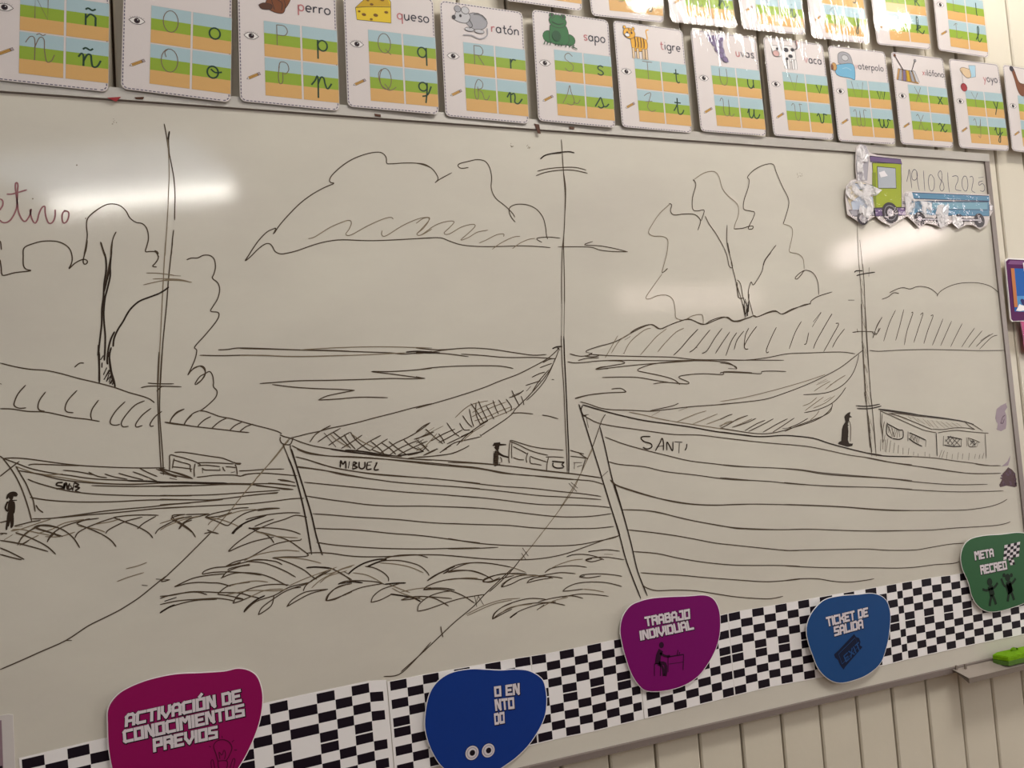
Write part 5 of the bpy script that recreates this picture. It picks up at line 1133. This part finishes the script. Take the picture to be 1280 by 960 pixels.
cwheel(1149.5, 273.5, 8.6); cwheel(1175.5, 275.5, 8.2, .62); cwheel(1199, 275.5, 8.0, .62); cwheel(1224, 275.5, 8.8)
M = Mesh(); flat(M, E2([(160,470),(1060,475),(1065,640),(1000,640),(880,640),(150,625)]), 'blue', 'navy'); flat(M, E2([(410,480),(1045,480),(1045,570),(410,562)]), 'blue_light', 'navy', 1); part(M, 'wagon_body')
M = Mesh(); flat(M, E2([(175,372),(1062,412),(1065,470),(165,440)]), 'blue', 'navy', 1); part(M, 'wagon_rim')
M = Mesh(); flat(M, E2([(285,665),(490,668),(490,692),(285,688)]), 'hub', 'tyre', 6); flat(M, E2([(690,672),(960,676),(960,700),(690,698)]), 'hub', 'tyre', 6); part(M, 'axle_rod')
M = Mesh(); flat(M, E2([(75,478),(210,495),(215,520),(75,500)]), 'steel', 'tyre', 1); flat(M, E2([(1065,512),(1105,518),(1100,580),(1066,575)]), 'white', 'tyre', 1); part(M, 'coupling')
tape = film('shiny_tape', 5.0, .10, .0035, 70.0, (1, 1, 1))
glare_pl = mat('cloudy_white_glare', (232, 226, 226), .22, .6, bump=1.0, bscale=160, coat=.6)  # glare on the cutout put into the colour as patchy white
nt = glare_pl.node_tree; n_ = nt.nodes.new('ShaderNodeTexNoise'); n_.inputs['Scale'].default_value = 55; rr_ = nt.nodes.new('ShaderNodeValToRGB'); rr_.color_ramp.elements[0].position = .38; rr_.color_ramp.elements[1].position = .56
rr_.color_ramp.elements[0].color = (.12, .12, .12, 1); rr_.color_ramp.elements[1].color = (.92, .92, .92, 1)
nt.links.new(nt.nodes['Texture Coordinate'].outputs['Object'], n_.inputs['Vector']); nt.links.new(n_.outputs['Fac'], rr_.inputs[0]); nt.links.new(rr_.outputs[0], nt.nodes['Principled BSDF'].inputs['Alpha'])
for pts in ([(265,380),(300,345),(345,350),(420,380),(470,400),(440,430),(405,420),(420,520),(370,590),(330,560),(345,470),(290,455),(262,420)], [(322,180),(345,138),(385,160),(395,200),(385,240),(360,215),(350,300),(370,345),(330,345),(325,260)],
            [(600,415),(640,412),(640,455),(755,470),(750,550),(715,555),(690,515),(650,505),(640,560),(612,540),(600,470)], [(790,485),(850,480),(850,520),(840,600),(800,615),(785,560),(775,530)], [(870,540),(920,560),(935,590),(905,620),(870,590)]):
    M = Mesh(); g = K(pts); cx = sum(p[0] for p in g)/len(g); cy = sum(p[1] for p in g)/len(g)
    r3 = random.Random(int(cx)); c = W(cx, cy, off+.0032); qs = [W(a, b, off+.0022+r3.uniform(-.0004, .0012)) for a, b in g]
    for a, b in zip(qs, qs[1:]+qs[:1]):   # crumpled facets that carry the painted white glare
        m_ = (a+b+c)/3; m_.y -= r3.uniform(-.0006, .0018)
        for u, v in ((a, b), (b, c), (c, a)): M.face([tuple(u), tuple(v), tuple(m_)], glare_pl)
    part(M, 'tape_or_glare_piece', 'whitish painted glare on crumpled clear plastic')
M = Mesh(); q = [(lambda r: (r.x, r.z))(W(a, b, off)) for a, b in back][::-1]; M.face([(a, -off-.0024, b) for a, b in q], film('cutout_laminate', 1.0, .06, .0012, 40.0, (1, 1, 1))); part(M, 'laminate_pouch')

# ---------------------------------------------------------------- purple framed picture on the planks at the right, and the pink one under it
off = .004
t, part = px_thing('framed_picture', (1290, 403), off, 'purple-framed picture with a blue scene, right of the whiteboard', 'picture')
pp = {k: mat('picture_'+k, v, .65, .08) for k, v in dict(purple=(88, 24, 84), light=(130, 80, 130), blue=(32, 96, 178), cyan=(84, 150, 206), orange=(196, 122, 72), navy=(48, 44, 104), pink=(196, 84, 132)).items()}
S8 = lambda pts: [(1200+a/8, 300+b/8) for a, b in pts]
def qd(M, pts, m, y): M.face([(lambda r: (r.x, y, r.z))(W(a, b, off)) for a, b in pts], m)
M = Mesh(); q = [(lambda r: (r.x, r.z))(W(a, b, off)) for a, b in S8([(452,200),(480,180),(1150,215),(1170,800),(520,815),(505,795)])]; M.prism(q, -off, -off+.003, paper); part(M, 'white_edge')
M = Mesh(); qd(M, S8([(458,215),(485,192),(1140,225),(1160,790),(530,810),(512,790)]), pp['purple'], -off-.0003); qd(M, S8([(478,240),(500,205),(1120,235),(1110,260),(500,243)]), pp['light'], -off-.0005); part(M, 'printed_frame')
M = Mesh(); qd(M, S8([(505,283),(1100,300),(1120,720),(545,715)]), pp['blue'], -off-.0005); qd(M, S8([(560,560),(1110,560),(1120,720),(575,715)]), pp['cyan'], -off-.0007)
qd(M, S8([(505,283),(540,284),(575,672),(540,672)]), pp['orange'], -off-.0009)
qd(M, S8([(575,675),(590,640),(620,655),(650,640),(680,700),(600,712),(555,708)]), paper, -off-.0010); qd(M, S8([(600,600),(615,588),(640,600),(660,640),(640,665),(615,640)]), pp['navy'], -off-.0011); part(M, 'picture_print')
M = Mesh(); qd(M, S8([(625,230),(660,215),(670,300),(635,315)]), paper, -off-.0012); part(M, 'tape_or_glare_piece')
t, part = px_thing('pink_card', (1290, 445), off, 'pink card edge hanging below the purple-framed picture', 'card')
M = Mesh(); q = [(lambda r: (r.x, r.z))(W(a, b, off)) for a, b in ((1275.5,401.5),(1330,403),(1334,450),(1281,438),(1279,420))]; M.prism(q, -off+.0008, -off+.002, pp['pink']); part(M, 'card_face')
M = Mesh(); ribbon(M, [(lambda r: (r.x, r.z))(W(a, b, off)) for a, b in ((1276,402),(1279.4,420),(1281.5,438))], .003, mat('dark_pink_line', (120, 40, 78), .5, .2), -off+.0006, False); part(M, 'printed_border')

# ---------------------------------------------------------------- paper scrap at the bottom left corner, red scraps of tape on the rail
off = .002
t, part = px_thing('paper_label', (5, 990), off, 'white-edged paper with a mauve middle at the bottom left corner', 'paper')
M = Mesh(); q = [(lambda r: (r.x, r.z))(W(a, b, off)) for a, b in ((-60,905),(10,893),(16,893.5),(20,985),(-60,1000))]; M.prism(q, -off, -off+.0015, mat('grey_white_paper', (206, 198, 194), .5, .3)); part(M, 'paper_sheet')
M = Mesh(); qd(M, [(-58,915),(2,900),(4,955),(5,985),(-58,1000)], mat('mauve_print', (142, 118, 126), .5, .3, noise=.1, nscale=60), -off-.0003); qd(M, [(-58,968),(3,957),(4,975),(-58,985)], black, -off-.0005); part(M, 'printed_middle')
off = .0062
for pts, m, lab in (([(134,122),(151,121),(145,127)], 'red', 'torn scrap of red tape under the O card'), ([(168,121.5),(180,121),(179,124),(170,123.5)], 'dark_brown', 'small brown tape scrap under the O card beside the red one'),
        ([(668,154.5),(674,155.5),(676,167),(672.5,166.5)], 'dark_brown', 'dark peg-like scrap between the mouse and frog cards'), ([(711.5,158),(718,158.6),(718,161.5),(712,161)], 'dark_brown', 'dark speck of tape under the frog card'), ([(468,142),(476,143),(476,146),(469,145)], 'dark_brown', 'brown tape scrap under the queso card')):
    c = (sum(p[0] for p in pts)/len(pts), sum(p[1] for p in pts)/len(pts)); p = W(*c, off)
    M = Mesh(); M.prism([(W(a, b, off).x-p.x, W(a, b, off).z-p.z) for a, b in pts], 0, .0010, cols[m]); o = M.build('tape_scrap'); o.location = (p.x, -off, p.z); o['label'] = lab; o['category'] = 'tape'; o['group'] = 'tape scraps on the top rail'

# ---------------------------------------------------------------- pen tray and sponge
tr = empty('pen_tray', (1.5536, 0, .8530), 'grey metal marker tray under the right end of the whiteboard', 'tray')
steel = mat('tray_grey_metal', (158, 146, 136), .45, .35, metal=.15, bump=.15, bscale=120); steel_d = mat('tray_lip_metal', (128, 116, 106), .5, .3, metal=.1)
L = .62
M = Mesh()
prof = [(-.0135, .0098), (-.0135, .0085), (-.0475, -.0005), (-.0475, .0010)]
for x0, x1 in ((0, L),):
    k = [[(x, y+.010, z) for y, z in ((-.0174, .0098), (-.058, -.0002), (-.058, -.0016), (-.0174, .0084))] for x in (x0, x1)]
    for a in range(4): b = (a+1) % 4; M.face([k[0][a], k[0][b], k[1][b], k[1][a]], steel)
    M.face(k[0][::-1], steel); M.face(k[1], steel)
M.build('shelf', tr)
M = Mesh(); M.prism([(0, -.0102), (L, -.0102), (L, .0010), (0, .0010)], -.0500, -.0480, steel_d); M.build('front_lip', tr)
M = Mesh(); k = [(0, -.008, .0098), (.0, -.048, .0008), (0, -.048, -.0102)]; M.face(k, steel_d); M.face([(.0015, y, z) for x, y, z in k][::-1], steel_d); M.build('end_cap', tr)
for i, (x, y) in enumerate(((.006, -.010), (.030, -.014))):
    M = Mesh(); M.box(x, x+.005, y-.003, y, .004, .019, steel_d); M.build('peg', tr)
sp = empty('sponge', (W(1262, 830, .03).x, -.03, .860), 'bright green cleaning sponge lying on the marker tray', 'sponge')
gm = mat('green_sponge', (112, 158, 18), .9, .1, noise=.25, nscale=90, bump=1.0, bscale=220); gm2 = mat('green_sponge_base', (86, 118, 52), .9, .1, noise=.2, nscale=90)
def slab(plan, z0, z1, m, name, par, inset=.002):
    M = Mesh(); ox, oy = par.location.x, par.location.y; c = [sum(p[i] for p in plan)/len(plan) for i in (0, 1)]
    top = [(p[0]+(c[0]-p[0])*inset*20-ox, p[1]+(c[1]-p[1])*inset*20-oy, z1) for p in plan]; mid = [(p[0]-ox, p[1]-oy, z1-.003) for p in plan]; bot = [(p[0]-ox, p[1]-oy, z0) for p in plan]
    M.face(top, m); M.face(bot[::-1], m)
    for A, B in ((top, mid), (mid, bot)):
        for i in range(len(plan)): j = (i+1) % len(plan); M.face([A[i], B[i], B[j], A[j]], m)
    return M.build(name, par)
xl = W(1240, 823, .014).x; xf = W(1261, 833, .046).x
plan = [(xl, -.016), (xf, -.0465), (xf+.13, -.0465), (xf+.15, -.012), (xl+.02, -.010)]
slab(plan, -.0015, .010, gm2, 'sponge_base', sp); slab([(a, b*1.0) for a, b in plan], .0095, .020, gm, 'scouring_pile', sp)
M = Mesh()
loop = [(.028+.010*math.cos(t), 0, .022+.006*math.sin(t)) for t in (math.pi*i/8 for i in range(9))]
for a, b in zip(loop, loop[1:]): M.face([(a[0], .004, a[2]), (a[0], .009, a[2]), (b[0], .009, b[2]), (b[0], .004, b[2])], gm); M.face([(a[0], .004, a[2]-.0015), (a[0], .009, a[2]-.0015), (b[0], .009, b[2]-.0015), (b[0], .004, b[2]-.0015)], gm)
M.build('hanging_loop', sp)

# ---------------------------------------------------------------- the classroom's own lamps, overhead and behind the camera
tube_m = mat('glowing_fluorescent_tube', (255, 250, 240), .5, .3, emit=TUBE_POWER); house = mat('lamp_housing_white', (225, 228, 232), .5, .3)
def lamp(x, y, z, ln, rot, label, r=.019):
    t = empty('ceiling_lamp', (x, y, z), label, 'lamp', 'fluorescent ceiling lamps'); t.rotation_euler.z = math.radians(rot)
    M = Mesh(); n = 12
    ring = [(r*math.cos(2*math.pi*i/n), r*math.sin(2*math.pi*i/n)) for i in range(n)]
    for i in range(n):
        a, b = ring[i], ring[(i+1) % n]; M.face([(-ln/2, a[0], a[1]), (ln/2, a[0], a[1]), (ln/2, b[0], b[1]), (-ln/2, b[0], b[1])], tube_m)
    M.face([(-ln/2, a, b) for a, b in ring], tube_m); M.face([(ln/2, a, b) for a, b in ring], tube_m); M.build('tube', t)
    M = Mesh(); M.prism([(-ln/2-.02, .045), (ln/2+.02, .045), (ln/2+.02, .10), (-ln/2-.02, .10)], -.07, .07, house); M.build('housing', t)
    for s in (-1, 1):
        M = Mesh(); M.box(s*(ln/2+.012)-.012, s*(ln/2+.012)+.012, -.018, .018, -.022, .046, house); M.build('lamp_holder', t)
    for s in (-.7, .7):
        M = Mesh(); M.box(s*ln/2-.004, s*ln/2+.004, -.004, .004, .10, .40, house); M.build('suspension_rod', t)
lamp(-.44, -3.50, 3.0, 1.10, 24, 'fluorescent ceiling lamp mirrored as a bright streak at the left of the whiteboard', .024)
lp = [o for o in COL.objects if o.name.startswith('ceiling_lamp')][-1]
M = Mesh(); M.box(-.60, .60, .06, .66, .046, .060, mat('cool_glowing_diffuser', (214, 228, 244), .5, .3, emit=1.9)); M.build('diffuser_panel', lp)
lamp(1.95, -.88, 3.0, 1.20, 4, 'fluorescent ceiling lamp near the wall whose glare crosses the cards')

# high windows of the far corner of the classroom, mirrored faintly in the enamel
day = mat('daylight_pane', (255, 240, 236), .5, .3, emit=10.0); day2 = mat('dull_daylight_pane', (255, 236, 226), .5, .3, emit=3.5)
def window(name, a, b, z0, z1, n, m):
    f = Mesh(); (x0, y0), (x1, y1) = a, b; o = f  # runs from a to b in plan
    L = math.hypot(x1-x0, y1-y0); ux, uy = (x1-x0)/L, (y1-y0)/L; nx, ny = -uy, ux
    def bar(s0, s1, za, zb, d, M, mm):
        P = [(x0+ux*s, y0+uy*s) for s in (s0, s1)]; c = [(p[0]+nx*k, p[1]+ny*k) for p, k in ((P[0], -d), (P[1], -d), (P[1], d), (P[0], d))]
        M.face([(u, v, za) for u, v in c], mm); M.face([(u, v, zb) for u, v in c], mm)
        for i in range(4): j = (i+1) % 4; M.face([(*c[i], za), (*c[j], za), (*c[j], zb), (*c[i], zb)], mm)
    wf = mat('window_frame_cream', (206, 196, 180), .5, .3)
    M = Mesh(); bar(-.05, L+.05, z0-.06, z0, .04, M, wf); bar(-.05, L+.05, z1, z1+.06, .04, M, wf); bar(-.05, 0, z0, z1, .04, M, wf); bar(L, L+.05, z0, z1, .04, M, wf)
    fr = M.build(name); fr['kind'] = 'structure'
    for i in range(1, n):
        M = Mesh(); bar(L*i/n-.02, L*i/n+.02, z0, z1, .03, M, wf); M.build('mullion', fr)
    for i in range(n):
        M = Mesh(); bar(L*i/n+.02, L*(i+1)/n-.02, z0, z1, .004, M, m); M.build('pane', fr)
window('window_1', (5.9, -3.5), (5.9, -4.8), 2.88, 3.13, 6, day); window('window_2', (4.2, -6.4), (6.2, -6.4), 2.74, 3.04, 7, day2)
